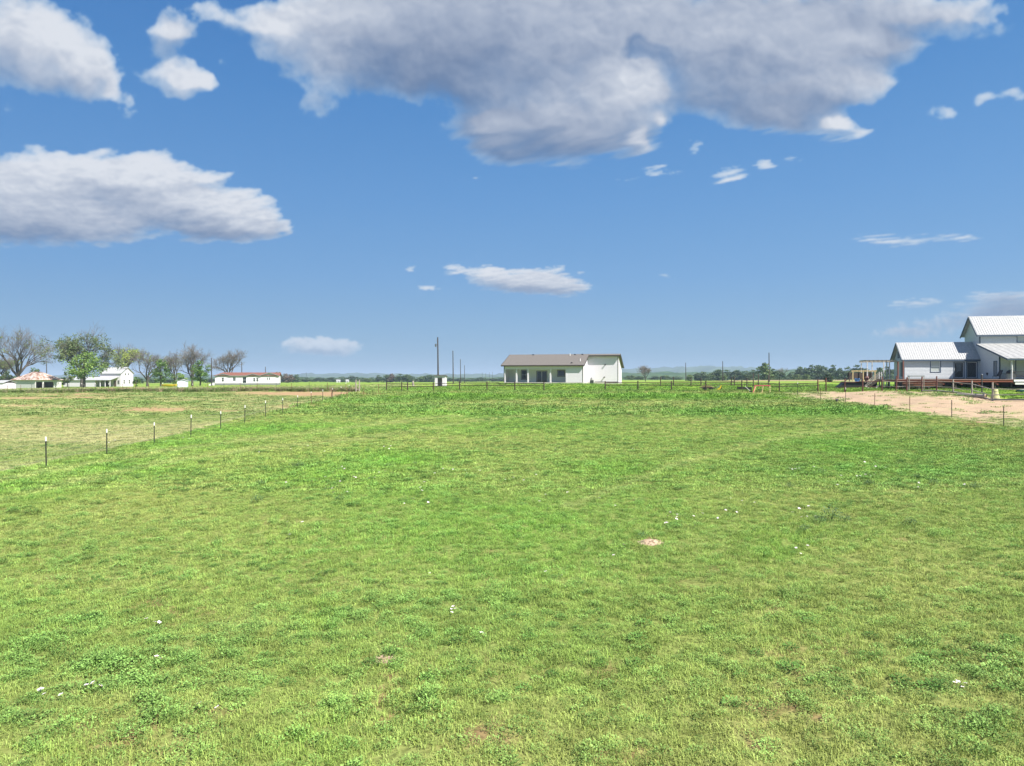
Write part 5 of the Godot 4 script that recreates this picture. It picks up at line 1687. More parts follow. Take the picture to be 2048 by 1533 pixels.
	var secs := []
	for i in 9:
		var t := i / 8.0
		var wd := 0.55 * sin(PI * clampf(t * 0.85 + 0.08, 0, 1))
		var ring := []
		for k in 7:
			var aa := PI * k / 6.0
			ring.append(Vector3(-1.9 + 3.8 * t, 0.62 - sin(aa) * (0.58 - 0.25 * pow(2 * t - 1, 4)), cos(aa) * wd))
		secs.append(ring)
	for i in 8:
		for k in 6:
			tri(st, secs[i][k], secs[i + 1][k], secs[i + 1][k + 1]); tri(st, secs[i][k], secs[i + 1][k + 1], secs[i][k + 1])
	build(st, "hull", M.yellow, o)
	st = mb()
	box(st, Vector3(-1.6, 0.5, -0.4), Vector3(1.6, 0.55, 0.4))
	build(st, "thwart", M.wood_tan, o)
	# corner of a white building at the frame's left edge
	P = at_px(-14, 150.0)
	o = thing("white_shed", "plain white metal shed cut by the left edge beside the barn", "shed", P)
	st = mb()
	box(st, Vector3(-3.5, -0.3, -4.0), Vector3(2.0, 1.35, 0.0))
	build(st, "wall", M.white_wall, o)
	st = mb()
	roof_sheet(st, Vector3(-3.7, 1.36, 0.2), Vector3(2.2, 1.36, 0.2), Vector3(2.2, 1.9, -2.0), Vector3(-3.7, 1.9, -2.0), 0.06)
	roof_sheet(st, Vector3(2.2, 1.36, -4.2), Vector3(-3.7, 1.36, -4.2), Vector3(-3.7, 1.904, -2.0), Vector3(2.2, 1.904, -2.0), 0.06)
	build(st, "roof", M.metal_roof, o)
	# far white farm sheds before the hills
	for a in [[676, 640.0, 3.4, "tiny far white farm building with pale roof, the larger of two in the treeline"], [694, 660.0, 2.6, "tiny far white farm building, the smaller of two in the treeline"], [1574, 470.0, 5.0, "white-roofed house half hidden among the right-hand trees"]]:
		P = at_px(a[0], a[1])
		o = thing("far_building", a[3], "building", P, deg_to_rad(20.0))
		var w: float = a[2] * 0.5
		st = mb()
		box(st, Vector3(-w, -0.5, -2.5), Vector3(w, 1.5, 2.5))
		build(st, "wall", M.white_wall, o)
		st = mb()
		roof_sheet(st, Vector3(-w - 0.3, 1.45, 2.9), Vector3(w + 0.3, 1.45, 2.9), Vector3(w + 0.3, 2.5, 0), Vector3(-w - 0.3, 2.5, 0), 0.1)
		roof_sheet(st, Vector3(w + 0.3, 1.45, -2.9), Vector3(-w - 0.3, 1.45, -2.9), Vector3(-w - 0.3, 2.504, 0), Vector3(w + 0.3, 2.504, 0), 0.1)
		build(st, "roof", M.metal_roof, o)
		st = mb()
		box(st, Vector3(-0.5, -0.3, 2.5), Vector3(0.5, 1.2, 2.55))
		build(st, "door", M.steel, o)

# ------------------------------------------------------------------ trees
func limb(st: SurfaceTool, tw: SurfaceTool, p: Vector3, dir: Vector3, len_: float, rad: float, depth: int, r: RandomNumberGenerator, tips: Array, up: float, spread: float) -> void:
	var pts := [p]; var rr := [rad]
	var d := dir
	var n := 3 if depth > 1 else 2
	var q := p
	for i in n:
		d = (d + Vector3(r.randf_range(-1, 1), r.randf_range(-0.6, 0.8) + up * 0.3, r.randf_range(-1, 1)) * 0.22).normalized()
		q += d * len_ / n
		pts.append(q)
		rr.append(lerpf(rad, rad * 0.55, float(i + 1) / n))
	var thick := rad > 0.035
	tube(st if thick else tw, pts, rr, 6 if rad > 0.12 else (4 if thick else 3), false)
	if depth <= 0:
		tips.append(q)
		return
	var kids := 4 + (1 if r.randf() < 0.3 else 0)
	for k in kids:
		var t := r.randf_range(0.45, 1.0) if k > 0 else 1.0
		var f := t * n
		var i := mini(int(f), n - 1)
		var s: Vector3 = pts[i].lerp(pts[i + 1], f - i)
		var a := r.randf() * TAU
		var side := d.cross(Vector3(cos(a), sin(a) * 0.7, sin(a))).normalized()
		var nd := (d + side * r.randf_range(0.5, 1.0) * spread + Vector3.UP * up * 0.25).normalized()
		limb(st, tw, s, nd, len_ * r.randf_range(0.58, 0.84), maxf(0.026, rr[i + 1] * r.randf_range(0.6, 0.85)), depth - 1, r, tips, up, spread)

func leaf_clump(st: SurfaceTool, c: Vector3, rad: Vector3, n: int, size: float, col: Vector3, r: RandomNumberGenerator) -> void:
	st.set_smooth_group(-1)
	for i in n:
		var v := Vector3(r.randfn(), r.randfn(), r.randfn())
		v = v.normalized() * pow(r.randf(), 0.45)
		var p := c + v * rad
		var o := Vector3(r.randfn(), r.randfn() * 0.7, r.randfn()).normalized()
		var s := o.cross(Vector3(r.randfn(), r.randfn(), r.randfn())).normalized()
		var l := size * r.randf_range(0.6, 1.4)
		var k := 1.0 + r.randf_range(-0.3, 0.35)
		st.set_color(Color(col.x * k * r.randf_range(0.85, 1.25), col.y * k, col.z * k))
		tri(st, p - o * l * 0.5, p + s * l * 0.4, p + o * l * 0.5)
		tri(st, p - o * l * 0.5, p + o * l * 0.5, p - s * l * 0.4)

# a bare or half-leafed tree: bark limbs, fine twigs, and leaf clumps where the photograph shows green
func bare_tree(label: String, px: float, d: float, h: float, wide: float, seed_: int, leaf_share := 0.0, col := Vector3(0.12, 0.2, 0.04), low := 0.35, depth := 4) -> void:
	var r := RandomNumberGenerator.new()
	r.seed = seed_
	var o := thing("bare_tree", label, "tree", at_px(px, d))
	var st := mb(); var tw := mb()
	var tips := []
	var th := h * 0.2
	tube(st, [Vector3(0, -0.4, 0), Vector3(0.05, th * 0.5, 0), Vector3(0, th, 0.05)], [h * 0.034, h * 0.026, h * 0.024], 9, false)
	var n := 5
	for k in n:
		var a := TAU * k / n + r.randf_range(-0.4, 0.4)
		var tilt := r.randf_range(0.25, 0.8) * wide
		if k == 0: tilt = 0.12
		var dir := Vector3(cos(a) * tilt, 1.0, sin(a) * tilt).normalized()
		limb(st, tw, Vector3(0, th * r.randf_range(0.75, 1.0), 0), dir, h * r.randf_range(0.26, 0.36), h * 0.02, depth, r, tips, 0.25, 0.85)
	# bring the crown to the height seen
	var top := 0.01
	for t in tips: top = maxf(top, t.y)
	build(st, "trunk", M.bark, o)
	build(tw, "twigs", M.twig, o)
	if leaf_share > 0.0:
		var lf := mb()
		for t in tips:
			if r.randf() < leaf_share and t.y > top * low * 0.6 and t.y < top * 0.78:
				leaf_clump(lf, t, Vector3.ONE * h * 0.05, 9, h * 0.022, col, r)
		build(lf, "crown", M.leaf, o)
	o.scale = Vector3.ONE * (h / top)

# a leafy tree: trunk with limbs, crown of clumps spread through an uneven volume
func leafy_tree(called: String, label: String, p: Vector3, h: float, half: float, seed_: int, col: Vector3, clumps := 34, leaves := 42, size := 0.34, bole := 0.22, group := "") -> Node3D:
	var r := RandomNumberGenerator.new()
	r.seed = seed_
	var o := thing(called, label, "tree", p, 0.0, group)
	var st := mb()
	tube(st, [Vector3(0, -0.4, 0), Vector3(0.06, h * bole, 0.03), Vector3(-0.03, h * 0.5, 0), Vector3(0, h * 0.66, 0)], [h * 0.035, h * 0.026, h * 0.014, 0.02], 8, false)
	var lf := mb()
	for k in clumps:
		var v := Vector3(r.randfn(), r.randfn(), r.randfn()).normalized() * pow(r.randf(), 0.4)
		var y := bole * 0.8 + (1.0 - bole * 0.8) * (v.y * 0.5 + 0.5)
		var taper := 1.0 - 0.35 * absf(v.y) * (1.0 if v.y > 0.0 else 0.6)
		var c := Vector3(v.x * half * 0.85 * taper, y * h * 0.93, v.z * half * 0.85 * taper)
		if k % 4 == 0:
			tube(st, [Vector3(0, h * (bole + 0.1 + 0.3 * r.randf()), 0), c], [h * 0.01, 0.015], 4, false)
		leaf_clump(lf, c, Vector3(half * 0.3, h * 0.085, half * 0.3) * r.randf_range(0.7, 1.3), leaves, size, col * r.randf_range(0.75, 1.25), r)
	build(st, "trunk", M.bark, o)
	build(lf, "crown", M.leaf, o)
	return o

func make_trees() -> void:
	bare_tree("big spreading bare tree with heavy dark limbs behind the rusty-roofed barn", 36, 214, 20.8, 1.15, 101, 0.01, Vector3(0.14, 0.2, 0.05))
	bare_tree("tall grey tree with bare top and ragged green foliage in its middle", 163, 206, 20.0, 0.95, 103, 0.5, Vector3(0.085, 0.125, 0.04), 0.3)
	bare_tree("half-bare tree with fresh yellow-green leaves behind the white two-storey house", 252, 256, 17.2, 0.7, 105, 0.3, Vector3(0.24, 0.32, 0.05), 0.2)
	bare_tree("slim dark bare tree right of the white two-storey house", 294, 222, 12.8, 0.9, 107, 0.02, Vector3(0.2, 0.28, 0.05))
	bare_tree("brownish bare tree standing between the two round green trees", 350, 242, 13.2, 0.75, 109, 0.05, Vector3(0.16, 0.2, 0.06))
	bare_tree("wide pale grey bare tree behind the pale blue shed", 384, 226, 14.8, 1.0, 111, 0.01, Vector3(0.2, 0.2, 0.09))
	bare_tree("bare tree rising behind the left end of the red-roofed mobile home", 459, 214, 11.8, 1.0, 113)
	bare_tree("small bare brown tree alone in the field right of the white house", 1291, 300, 7.6, 1.3, 115, 0.0, Vector3.ZERO, 0.3, 4)
	bare_tree("thin bare tree at the left edge behind the barn", 6, 232, 11.0, 0.9, 117, 0.2, Vector3(0.12, 0.17, 0.05))
	bare_tree("faint bare tree among the dark trees behind the white-roofed house", 1568, 430, 8.5, 0.8, 119, 0.0, Vector3.ZERO, 0.3, 3)
	leafy_tree("green_tree", "leafy green tree with thick trunk before the white two-storey house", at_px(168, 191), 10.6, 5.7, 201, Vector3(0.13, 0.22, 0.045), 56, 60, 0.38, 0.3)
	leafy_tree("green_tree", "round dark green tree left of the long yellow hull", at_px(321, 204), 8.6, 3.3, 203, Vector3(0.075, 0.15, 0.028), 34, 60, 0.34, 0.16)
	leafy_tree("green_tree", "round dark green tree right of the pale blue shed", at_px(400, 194), 7.3, 3.2, 205, Vector3(0.08, 0.16, 0.028), 34, 60, 0.34, 0.14)
	leafy_tree("green_tree", "low loose green tree behind the pale blue shed", at_px(357, 212), 4.6, 2.6, 207, Vector3(0.13, 0.21, 0.05), 22, 40, 0.34, 0.1)
	leafy_tree("bush", "bushy green shrub between the barn and the white house", at_px(134, 218), 5.2, 2.4, 209, Vector3(0.10, 0.15, 0.05), 22, 45, 0.34, 0.05)
	leafy_tree("bush", "dark green bush at the left wall of the rusty-roofed barn", at_px(14, 212), 4.8, 2.6, 211, Vector3(0.07, 0.11, 0.035), 22, 45, 0.34, 0.05)
	leafy_tree("bush", "green bush showing above the barn roof", at_px(70, 226), 6.4, 2.4, 213, Vector3(0.12, 0.19, 0.05), 20, 40, 0.34, 0.3)
	leafy_tree("bush", "round green bush at the right end of the mobile home", at_px(554, 198), 4.0, 1.3, 215, Vector3(0.11, 0.19, 0.035), 18, 45, 0.3, 0.05)
	leafy_tree("bush", "small green bush right of the white two-storey house", at_px(272, 236), 3.4, 1.7, 217, Vector3(0.11, 0.2, 0.035), 16, 45, 0.3, 0.05)
	# farther trees: column, top row, distance, half width in pixels, kind
	var far := [[575, 748, 560, 12, 1], [593, 751, 600, 11, 0], [560, 752, 640, 10, 0], [612, 755, 700, 14, 0], [640, 756, 700, 16, 0], [664, 755, 690, 13, 0], [684, 754, 680, 13, 0], [704, 753, 670, 13, 0], [726, 756, 690, 12, 0], [742, 755, 700, 10, 0],
		[756, 752, 640, 9, 0], [774, 750, 600, 11, 0], [783, 748, 600, 9, 1], [799, 750, 600, 11, 0], [813, 749, 600, 12, 0], [826, 753, 620, 10, 0], [846, 753, 660, 12, 2], [858, 750, 640, 12, 0], [872, 752, 650, 10, 0],
		[900, 757, 760, 14, 0], [922, 756, 760, 13, 0], [944, 757, 760, 14, 0], [962, 756, 760, 12, 0], [984, 757, 780, 14, 0], [1002, 755, 780, 12, 0], [735, 757, 600, 8, 2],
		[1262, 752, 640, 13, 2], [1280, 753, 640, 12, 2], [1310, 753, 640, 13, 0], [1330, 752, 620, 12, 2], [1352, 753, 600, 12, 0], [1380, 750, 420, 7, 2], [1395, 746, 470, 10, 0], [1408, 744, 470, 11, 0], [1424, 746, 480, 9, 2], [1437, 739, 480, 12, 0], [1448, 751, 360, 6, 2], [1455, 742, 500, 12, 0], [1474, 740, 500, 13, 0], [1492, 742, 500, 12, 0], [1508, 742, 450, 11, 0], [1496, 750, 330, 7, 0],
		[1529, 728, 380, 13, 2], [1546, 740, 400, 11, 0], [1558, 742, 430, 12, 0], [1584, 744, 460, 10, 0], [1540, 747, 350, 8, 2], [1600, 733, 470, 9, 0], [1612, 736, 460, 9, 0], [1622, 733, 450, 10, 0], [1636, 730, 450, 13, 0], [1652, 734, 450, 10, 0], [1667, 733, 440, 10, 0], [1680, 736, 430, 8, 0], [1697, 734, 430, 10, 0], [1716, 733, 400, 13, 0], [1732, 737, 400, 11, 0], [1758, 737, 400, 14, 2], [1776, 736, 400, 12, 0], [1594, 750, 380, 9, 2], [1612, 749, 370, 8, 2], [1566, 752, 440, 7, 0], [1583, 752, 445, 7, 0], [1574, 755, 440, 9, 0], [1657, 749, 200, 8, 3], [1800, 738, 420, 14, 0], [1850, 742, 430, 18, 0], [1560, 754, 380, 7, 0],
		[8, 752, 420, 14, 0], [30, 755, 430, 14, 0], [100, 752, 400, 12, 0], [190, 752, 420, 14, 0], [216, 753, 420, 12, 0], [274, 756, 460, 12, 0], [420, 757, 560, 12, 0], [305, 757, 520, 12, 0], [340, 758, 520, 14, 0]]
	var cols := [Vector3(0.07, 0.12, 0.048), Vector3(0.13, 0.10, 0.07), Vector3(0.11, 0.17, 0.05), Vector3(0.03, 0.055, 0.022)]
	var kinds := ["dark green tree in the far treeline", "brownish tree in the far treeline", "light green tree in the far treeline", "small dark evergreen beyond the corral"]
	var protos := {}
	for i in far.size():
		var a: Array = far[i]
		var p := at_px(a[0], a[2])
		var h: float = (row_y(a[1], a[2]) - p.y) * 1.12
		var half: float = a[3] * a[2] / F * 1.35
		var part := "left of the red-roofed mobile home" if a[0] < 500 else ("left of the tiny white farm buildings" if a[0] < 672 else ("left of the white shed" if a[0] < 880 else ("between the white shed and the white house" if a[0] < 1020 else ("between the white house and the corral" if a[0] < 1460 else ("around the white-roofed house" if a[0] < 1600 else "left of the farmhouse wing"))))) 
		var key := "%d_%d" % [a[4], i % 3]
		var o: Node3D
		if not protos.has(key):
			o = leafy_tree("far_tree", kinds[a[4]], p, 8.0, 4.5, 300 + i, cols[a[4]], 60, 40, 0.6, -0.2, "" if a[4] == 3 else ["dark green far trees", "brown far trees", "light green far trees"][a[4]])
			protos[key] = o
		else:
			o = protos[key].duplicate()
			o.name = numbered("far_tree")
			add_child(o, true)
		if a[4] != 3:
			o.set_meta("label", "%s %s" % [kinds[a[4]], part])
			o.set_meta("group", "far treeline %s" % part)
		o.position = p
		o.rotation.y = i * 1.7
		o.scale = Vector3(half / 4.5, h / 8.0, half / 4.5)

# ------------------------------------------------------------------ hills
func ridge(label: String, d0: float, d1: float, prof: Array, col: Vector3, bump: float, seed_: int) -> void:
	# a wooded ridge: crest rows of the photograph at columns of prof, rising from d0 to the crest at d1
	var nz := FastNoiseLite.new()
	nz.seed = seed_; nz.frequency = 0.012; nz.fractal_octaves = 4
	var st := mb()
	st.set_smooth_group(0)
	var nx := 420; var ny := 14
	var g := []
	for j in ny + 1:
		var t := float(j) / ny
		var row := []
		for i in nx + 1:
			var px := lerpf(-900.0, 2950.0, float(i) / nx)
			var crest := HY - 8.0
			for k in prof.size() - 1:
				if px >= prof[k][0] and px <= prof[k + 1][0]:
					crest = lerpf(prof[k][1], prof[k + 1][1], smoothstep(0.0, 1.0, (px - prof[k][0]) / (prof[k + 1][0] - prof[k][0])))
			if px < prof[0][0]: crest = prof[0][1]
			if px > prof[-1][0]: crest = prof[-1][1]
			var d := lerpf(d0, d1, t) if t <= 0.75 else lerpf(lerpf(d0, d1, 0.75), d1 * 1.3, (t - 0.75) * 4.0)
			var x := (px - 1024.0) / F * d
			var top := row_y(crest, d1) 
			var s := sin(minf(t / 0.75, 1.0) * PI * 0.5) if t <= 0.75 else 1.0 - 0.8 * (t - 0.75) * 4.0
			var y := -3.0 + (top + 3.0) * s
			y += bump * (nz.get_noise_2d(x, d) + 0.6 * nz.get_noise_2d(x * 4.0, d * 4.0)) * (0.25 + s)
			row.append(Vector3(x, y, -d))
		g.append(row)
	for j in ny:
		for i in nx:
			for v in [[j, i], [j + 1, i], [j + 1, i + 1], [j, i], [j + 1, i + 1], [j, i + 1]]:
				var p: Vector3 = g[v[0]][v[1]]
				var k := 1.0 + 0.5 * nz.get_noise_2d(p.x * 2.5 + 400.0, p.z * 2.5)
				var f := clampf(0.5 + 1.6 * nz.get_noise_2d(p.x * 0.6, p.z * 0.6 + 900.0), 0.0, 1.0)
				var c := col.lerp(Vector3(0.12, 0.17, 0.07), f * 0.45) * k   # woods broken by meadow
				st.set_color(Color(c.x, c.y, c.z))
				st.add_vertex(p)
	var m := mat(Color.WHITE, 1.0)
	m.vertex_color_use_as_albedo = true
	m.metallic_specular = 0.0
	var o := build(st, "hills", m)
	tag(o, label, "", "", "structure")

func make_hills() -> void:
	ridge("long hazy blue wooded hills along the horizon", 3200, 5200, [[-400, 752], [0, 753], [300, 752], [560, 751], [620, 750], [720, 749], [830, 750], [960, 750], [1060, 748], [1200, 744], [1290, 740], [1370, 738], [1420, 735], [1470, 738], [1560, 742], [1700, 744], [1900, 744], [2100, 746]], Vector3(0.045, 0.075, 0.035), 14.0, 61)
	ridge("nearer dark green wooded rise before the hazy hills", 1100, 1900, [[-400, 757], [0, 757], [500, 757], [760, 757], [1000, 757], [1200, 752], [1250, 748], [1300, 747], [1350, 748], [1430, 746], [1560, 744], [1800, 745], [2100, 746]], Vector3(0.04, 0.08, 0.03), 5.0, 62)

# ------------------------------------------------------------------ weeds along fences, flowers, mounds, animals
func make_weeds() -> void:
	var tall := [tuft(71, 34, 0.4, 0.25, 0.75, 0.03, 0.6), leafy(72, 90, 0.5, 0.6, 0.12), tuft(73, 30, 0.4, 0.3, 0.9, 0.02, 0.5)]
	var xf := [[], [], []]; var cols := [PackedColorArray(), PackedColorArray(), PackedColorArray()]
	var r := RandomNumberGenerator.new()
	r.seed = 77
	# weedy strip along the back of the left field, pale and seedy in places
	for i in 5200:
		var px := r.randf_range(-120, 715)
		var q := (px - 1024.0) / F
		var d := (100.0 - 2.64) / (1.0 + 0.12 * q) + r.randf_range(-0.6, 4.5)
		var p := at_px(px, d)
		var k := 0 if r.randf() < 0.45 else (1 if r.randf() < 0.6 else 2)
		var seedy := clampf(0.5 + 1.4 * n_big.get_noise_2d(p.x * 0.8, 7.0), 0.0, 1.0)
		var c := Vector3(0.12, 0.17, 0.05)
		if k == 2: c = Vector3(0.34, 0.31, 0.2).lerp(Vector3(0.40, 0.27, 0.2), seedy)
		if k == 0: c = Vector3(0.15, 0.22, 0.06)
		c *= r.randf_range(0.7, 1.3)
		var sc := r.randf_range(0.5, 1.1)
		xf[k].append(Transform3D(Basis(Vector3.UP, r.randf() * TAU).scaled(Vector3(sc, sc, sc)), p))
		cols[k].append(Color(c.x, c.y, c.z))
	# lush clumps on the berm
	for i in 3200:
		var x := r.randf_range(-15.0, 33.0)
		var d := berm_d(x) + r.randfn() * 1.3
		if n_mid.get_noise_2d(x * 0.8, d * 0.8) < r.randf_range(-0.45, 0.25): continue
		var p := G(x, d)
		var k := 0 if r.randf() < 0.55 else 1
		var c := Vector3(0.235, 0.43, 0.045) if k == 0 else Vector3(0.13, 0.29, 0.045)
		c *= r.randf_range(0.7, 1.3)
		var sc := r.randf_range(0.3, 0.62)
		xf[k].append(Transform3D(Basis(Vector3.UP, r.randf() * TAU).scaled(Vector3(sc, sc * 0.8, sc)), p))
		cols[k].append(Color(c.x, c.y, c.z))
	# longer grass under the pipe fence, the corral and round the sheds
	for i in 1500:
		var x := r.randf_range(-19.0, 60.0)
		var d := pipe_d(x) + r.randf_range(-0.5, 0.5) if x < 41.0 else corral_d(minf(x, 52.0)) + r.randf_range(0.0, 4.0)
		var p := G(x, d)
		var c := Vector3(0.17, 0.26, 0.06) * r.randf_range(0.7, 1.3)
		var sc := r.randf_range(0.25, 0.5)
		xf[0].append(Transform3D(Basis(Vector3.UP, r.randf() * TAU).scaled(Vector3(sc, sc, sc)), p))
		cols[0].append(Color(c.x, c.y, c.z))
	# rough pasture behind the back fence as far as the buildings
	for i in 5000:
		var px := r.randf_range(-150, 1000)
		var d := r.randf_range(106.0, 190.0)
		var p := at_px(px, d)
		var k := 0 if r.randf() < 0.7 else 2
		var c := Vector3(0.22, 0.30, 0.09) if k == 0 else Vector3(0.36, 0.34, 0.2)
		c *= r.randf_range(0.75, 1.25)
		var sc := r.randf_range(0.35, 0.7)
		xf[k].append(Transform3D(Basis(Vector3.UP, r.randf() * TAU).scaled(Vector3(sc, sc * 0.6, sc)), p))
		cols[k].append(Color(c.x, c.y, c.z))
	# dark leafy clumps scattered through the lot and the left field, in drifts
	var dxf := []; var dcol := PackedColorArray()
	for i in 9000:
		var d := sqrt(lerpf(100.0, 5200.0, r.randf()))
		var x := r.randf_range(-0.8, 0.8) * d
		var z := zone(x, d)
		if z > 1: continue
		if n_mid.get_noise_2d(x * 0.55 + 90.0, d * 0.55) + 0.6 * n_big.get_noise_2d(x * 1.4, d * 1.4 + 40.0) < r.randf_range(0.02, 0.55): continue
		var c := Vector3(0.115, 0.235, 0.055) * r.randf_range(0.65, 1.35)
		var sc := r.randf_range(0.25, 0.75) * (0.6 if z == 1 else 1.0) * (0.75 if d < 18.0 else 1.0)
		dxf.append(Transform3D(Basis(Vector3.UP, r.randf() * TAU).scaled(Vector3(sc, sc * r.randf_range(0.6, 1.0), sc)), G(x, d)))
		dcol.append(Color(c.x, c.y, c.z))
	multi("weeds", leafy(74, 120, 0.3, 0.3, 0.075), dxf, dcol, "dark leafy weed clumps scattered through the pasture")
	print("dark clumps ", dxf.size())
	multi("weeds", tall[0], xf[0], cols[0], "long green grass clumps on the berm and along the fences")
	multi("weeds", tall[1], xf[1], cols[1], "leafy green weed clumps on the berm and along the fences")
	multi("dry_grass", tall[2], xf[2], cols[2], "pale seeding grass along the back fence")

func make_flowers() -> void:
	var r := RandomNumberGenerator.new()
	r.seed = 55
	M.weed_leaf = mat(lin(0.085, 0.155, 0.055), 0.6)
	M.weed_leaf.backlight = Color(0.4, 0.45, 0.3)
	M.petal = mat(lin(0.72, 0.64, 0.70), 0.7)
	M.petal.backlight = Color(0.3, 0.3, 0.3)
	M.flower_eye = mat(lin(0.65, 0.55, 0.12), 0.7)
	M.stalk = mat(lin(0.12, 0.2, 0.05), 0.8)
	var proto: Node3D = null
	var spots := [[640, 960, 70, 22, 13], [735, 955, 60, 18, 9], [700, 985, 60, 12, 7], [850, 960, 40, 26, 9], [830, 1005, 40, 14, 5], [1045, 960, 50, 8, 6], [930, 945, 50, 6, 4], [1360, 1045, 40, 14, 10], [1430, 1030, 40, 8, 5], [1590, 945, 20, 6, 4], [1590, 1030, 40, 14, 7], [1700, 950, 120, 20, 12], [1740, 955, 20, 4, 4], [1480, 1000, 60, 20, 5], [1160, 1000, 120, 30, 7], [905, 1230, 14, 8, 5], [960, 1275, 12, 6, 2], [1930, 1392, 18, 8, 4], [100, 1395, 30, 10, 5], [180, 1388, 18, 5, 4], [310, 1250, 14, 6, 3], [330, 1333, 12, 4, 2], [620, 900, 60, 8, 5], [330, 880, 120, 8, 6], [780, 900, 60, 8, 4], [1850, 975, 60, 10, 4], [1240, 1100, 50, 14, 3], [560, 1060, 120, 20, 4], [1040, 1150, 200, 40, 4], [430, 1430, 20, 8, 2], [470, 905, 90, 12, 4], [1130, 905, 120, 12, 4], [1600, 1100, 80, 20, 3]]
	for s in spots:
		for k in s[4]:
			var px: float = s[0] + r.randfn() * s[2] * 0.6
			var py: float = s[1] + r.randfn() * s[3] * 0.6
			var d := lot_d(py)
			var p := at_px(px, d)
			var o: Node3D
			if proto == null:
				o = thing("wildflower", "small pale pink wildflower blooming in the pasture grass", "flower", p, 0.0, "pale wildflowers in the grass")
				var st := mb()
				for m in 4:
					var a := TAU * m / 4
					var f := Vector3(cos(a), 0, sin(a)); var sd := Vector3(-sin(a), 0, cos(a))
					var c := Vector3(0, 0.15, 0)
					tri(st, c, c + f * 0.032 + sd * 0.026 + Vector3.UP * 0.012, c + f * 0.05 + Vector3.UP * 0.015)
					tri(st, c, c + f * 0.05 + Vector3.UP * 0.015, c + f * 0.032 - sd * 0.026 + Vector3.UP * 0.012)
				build(st, "bloom", M.petal, o)
				st = mb()
				lathe(st, Vector3(0, 0.15, 0), [[0.009, 0.0], [0.008, 0.01], [0.0, 0.013]], 6)
				build(st, "centre", M.flower_eye, o)
				st = mb()
				tube(st, [Vector3(0.01, -0.02, 0), Vector3(0, 0.08, 0.004), Vector3(0, 0.15, 0)], [0.003, 0.003, 0.003], 4)
				build(st, "stalk", M.stalk, o)
				proto = o
			else:
				o = proto.duplicate()
				o.name = numbered("wildflower")
				add_child(o, true)
				o.position = p
			o.rotation = Vector3(r.randf_range(-0.1, 0.6), r.randf() * TAU, r.randf_range(-0.3, 0.3))
			o.scale = Vector3.ONE * r.randf_range(0.5, 0.85) * (1.0 if d < 18.0 else 1.25)
	# dark weed plants that stand out of the grass
	var wspots := [[1664, 1040, 1.3], [1690, 1046, 0.8], [1640, 1048, 0.8], [585, 932, 0.8], [600, 934, 0.9], [690, 905, 0.7], [735, 905, 0.7], [515, 1010, 0.9], [520, 970, 0.8], [680, 1003, 0.7], [1645, 946, 0.8], [1740, 968, 0.8], [1580, 975, 0.7], [1835, 958, 0.7], [1868, 970, 0.8], [1950, 978, 0.9], [1820, 1052, 0.8], [1610, 1065, 0.7], [1285, 1078, 0.6], [830, 932, 0.6], [775, 935, 0.6]]
	var pw: Node3D = null
	for w in wspots:
		var d := lot_d(w[1])
		var o: Node3D
		if pw == null:
			o = thing("weed_plant", "dark green bushy weed standing out of the short grass", "plant", at_px(w[0], d), 0.0, "dark weeds in the pasture")
			var mi := MeshInstance3D.new()
			mi.mesh = leafy(81, 130, 0.22, 0.34, 0.055)
			mi.mesh.surface_set_material(0, M.weed_leaf)
			mi.name = "foliage"
			o.add_child(mi)
			var st := mb()
			for k in 4:
				tube(st, [Vector3(0, -0.02, 0), Vector3(cos(k * 1.6) * 0.1, 0.26, sin(k * 1.6) * 0.1)], [0.006, 0.003], 4)
			build(st, "stem", M.stalk, o)
			pw = o
		else:
			o = pw.duplicate()
			o.name = numbered("weed_plant")
			add_child(o, true)
			o.position = at_px(w[0], d)
		o.rotation.y = r.randf() * TAU
		o.scale = Vector3.ONE * w[2]
	# earth mounds in the grass
	for a in [[770, 1321, 0.14, 0.05, "small tan earth mound in the foreground grass"], [1300, 1088, 0.27, 0.09, "larger reddish earth mound farther back in the grass"]]:
		var d := lot_d(a[1])
		var o := thing("earth_mound", a[4], "mound", at_px(a[0], d))
		var st := mb()
		st.set_smooth_group(1)
		var n := 22; var m := 9
		var g := []
		for j in m + 1:
			var row := []
			for i in n:
				var an := TAU * i / n
				var t := float(j) / m
				var rr: float = a[2] * t * (1.0 + 0.28 * n_small.get_noise_2d(cos(an) * 2.0 + a[0], sin(an) * 2.0))
				var y: float = a[3] * pow(cos(t * PI * 0.5), 1.3) * (1.0 + 0.4 * n_small.get_noise_2d(cos(an) * t * 4.0, sin(an) * t * 4.0 + a[0])) - 0.015
				row.append(Vector3(cos(an) * rr * 1.25, y, sin(an) * rr))
			g.append(row)
		for j in m:
			for i in n:
				var i2 := (i + 1) % n
				tri(st, g[j][i], g[j + 1][i], g[j + 1][i2]); tri(st, g[j][i], g[j + 1][i2], g[j][i2])
		build(st, "soil", M.sand, o)
		st = mb()
		for k in 26:
			var an := r.randf() * TAU; var rr: float = a[2] * r.randf_range(0.3, 1.25)
			var c := Vector3(cos(an) * rr * 1.2, maxf(0.0, a[3] * (1.0 - rr / a[2])) + 0.01, sin(an) * rr)
			var s := r.randf_range(0.008, 0.022)
			box(st, c - Vector3(s, s, s), c + Vector3(s, s * 0.8, s))
		var cl := build(st, "clods", M.sand, o)
		cl.set_meta("kind", "stuff")

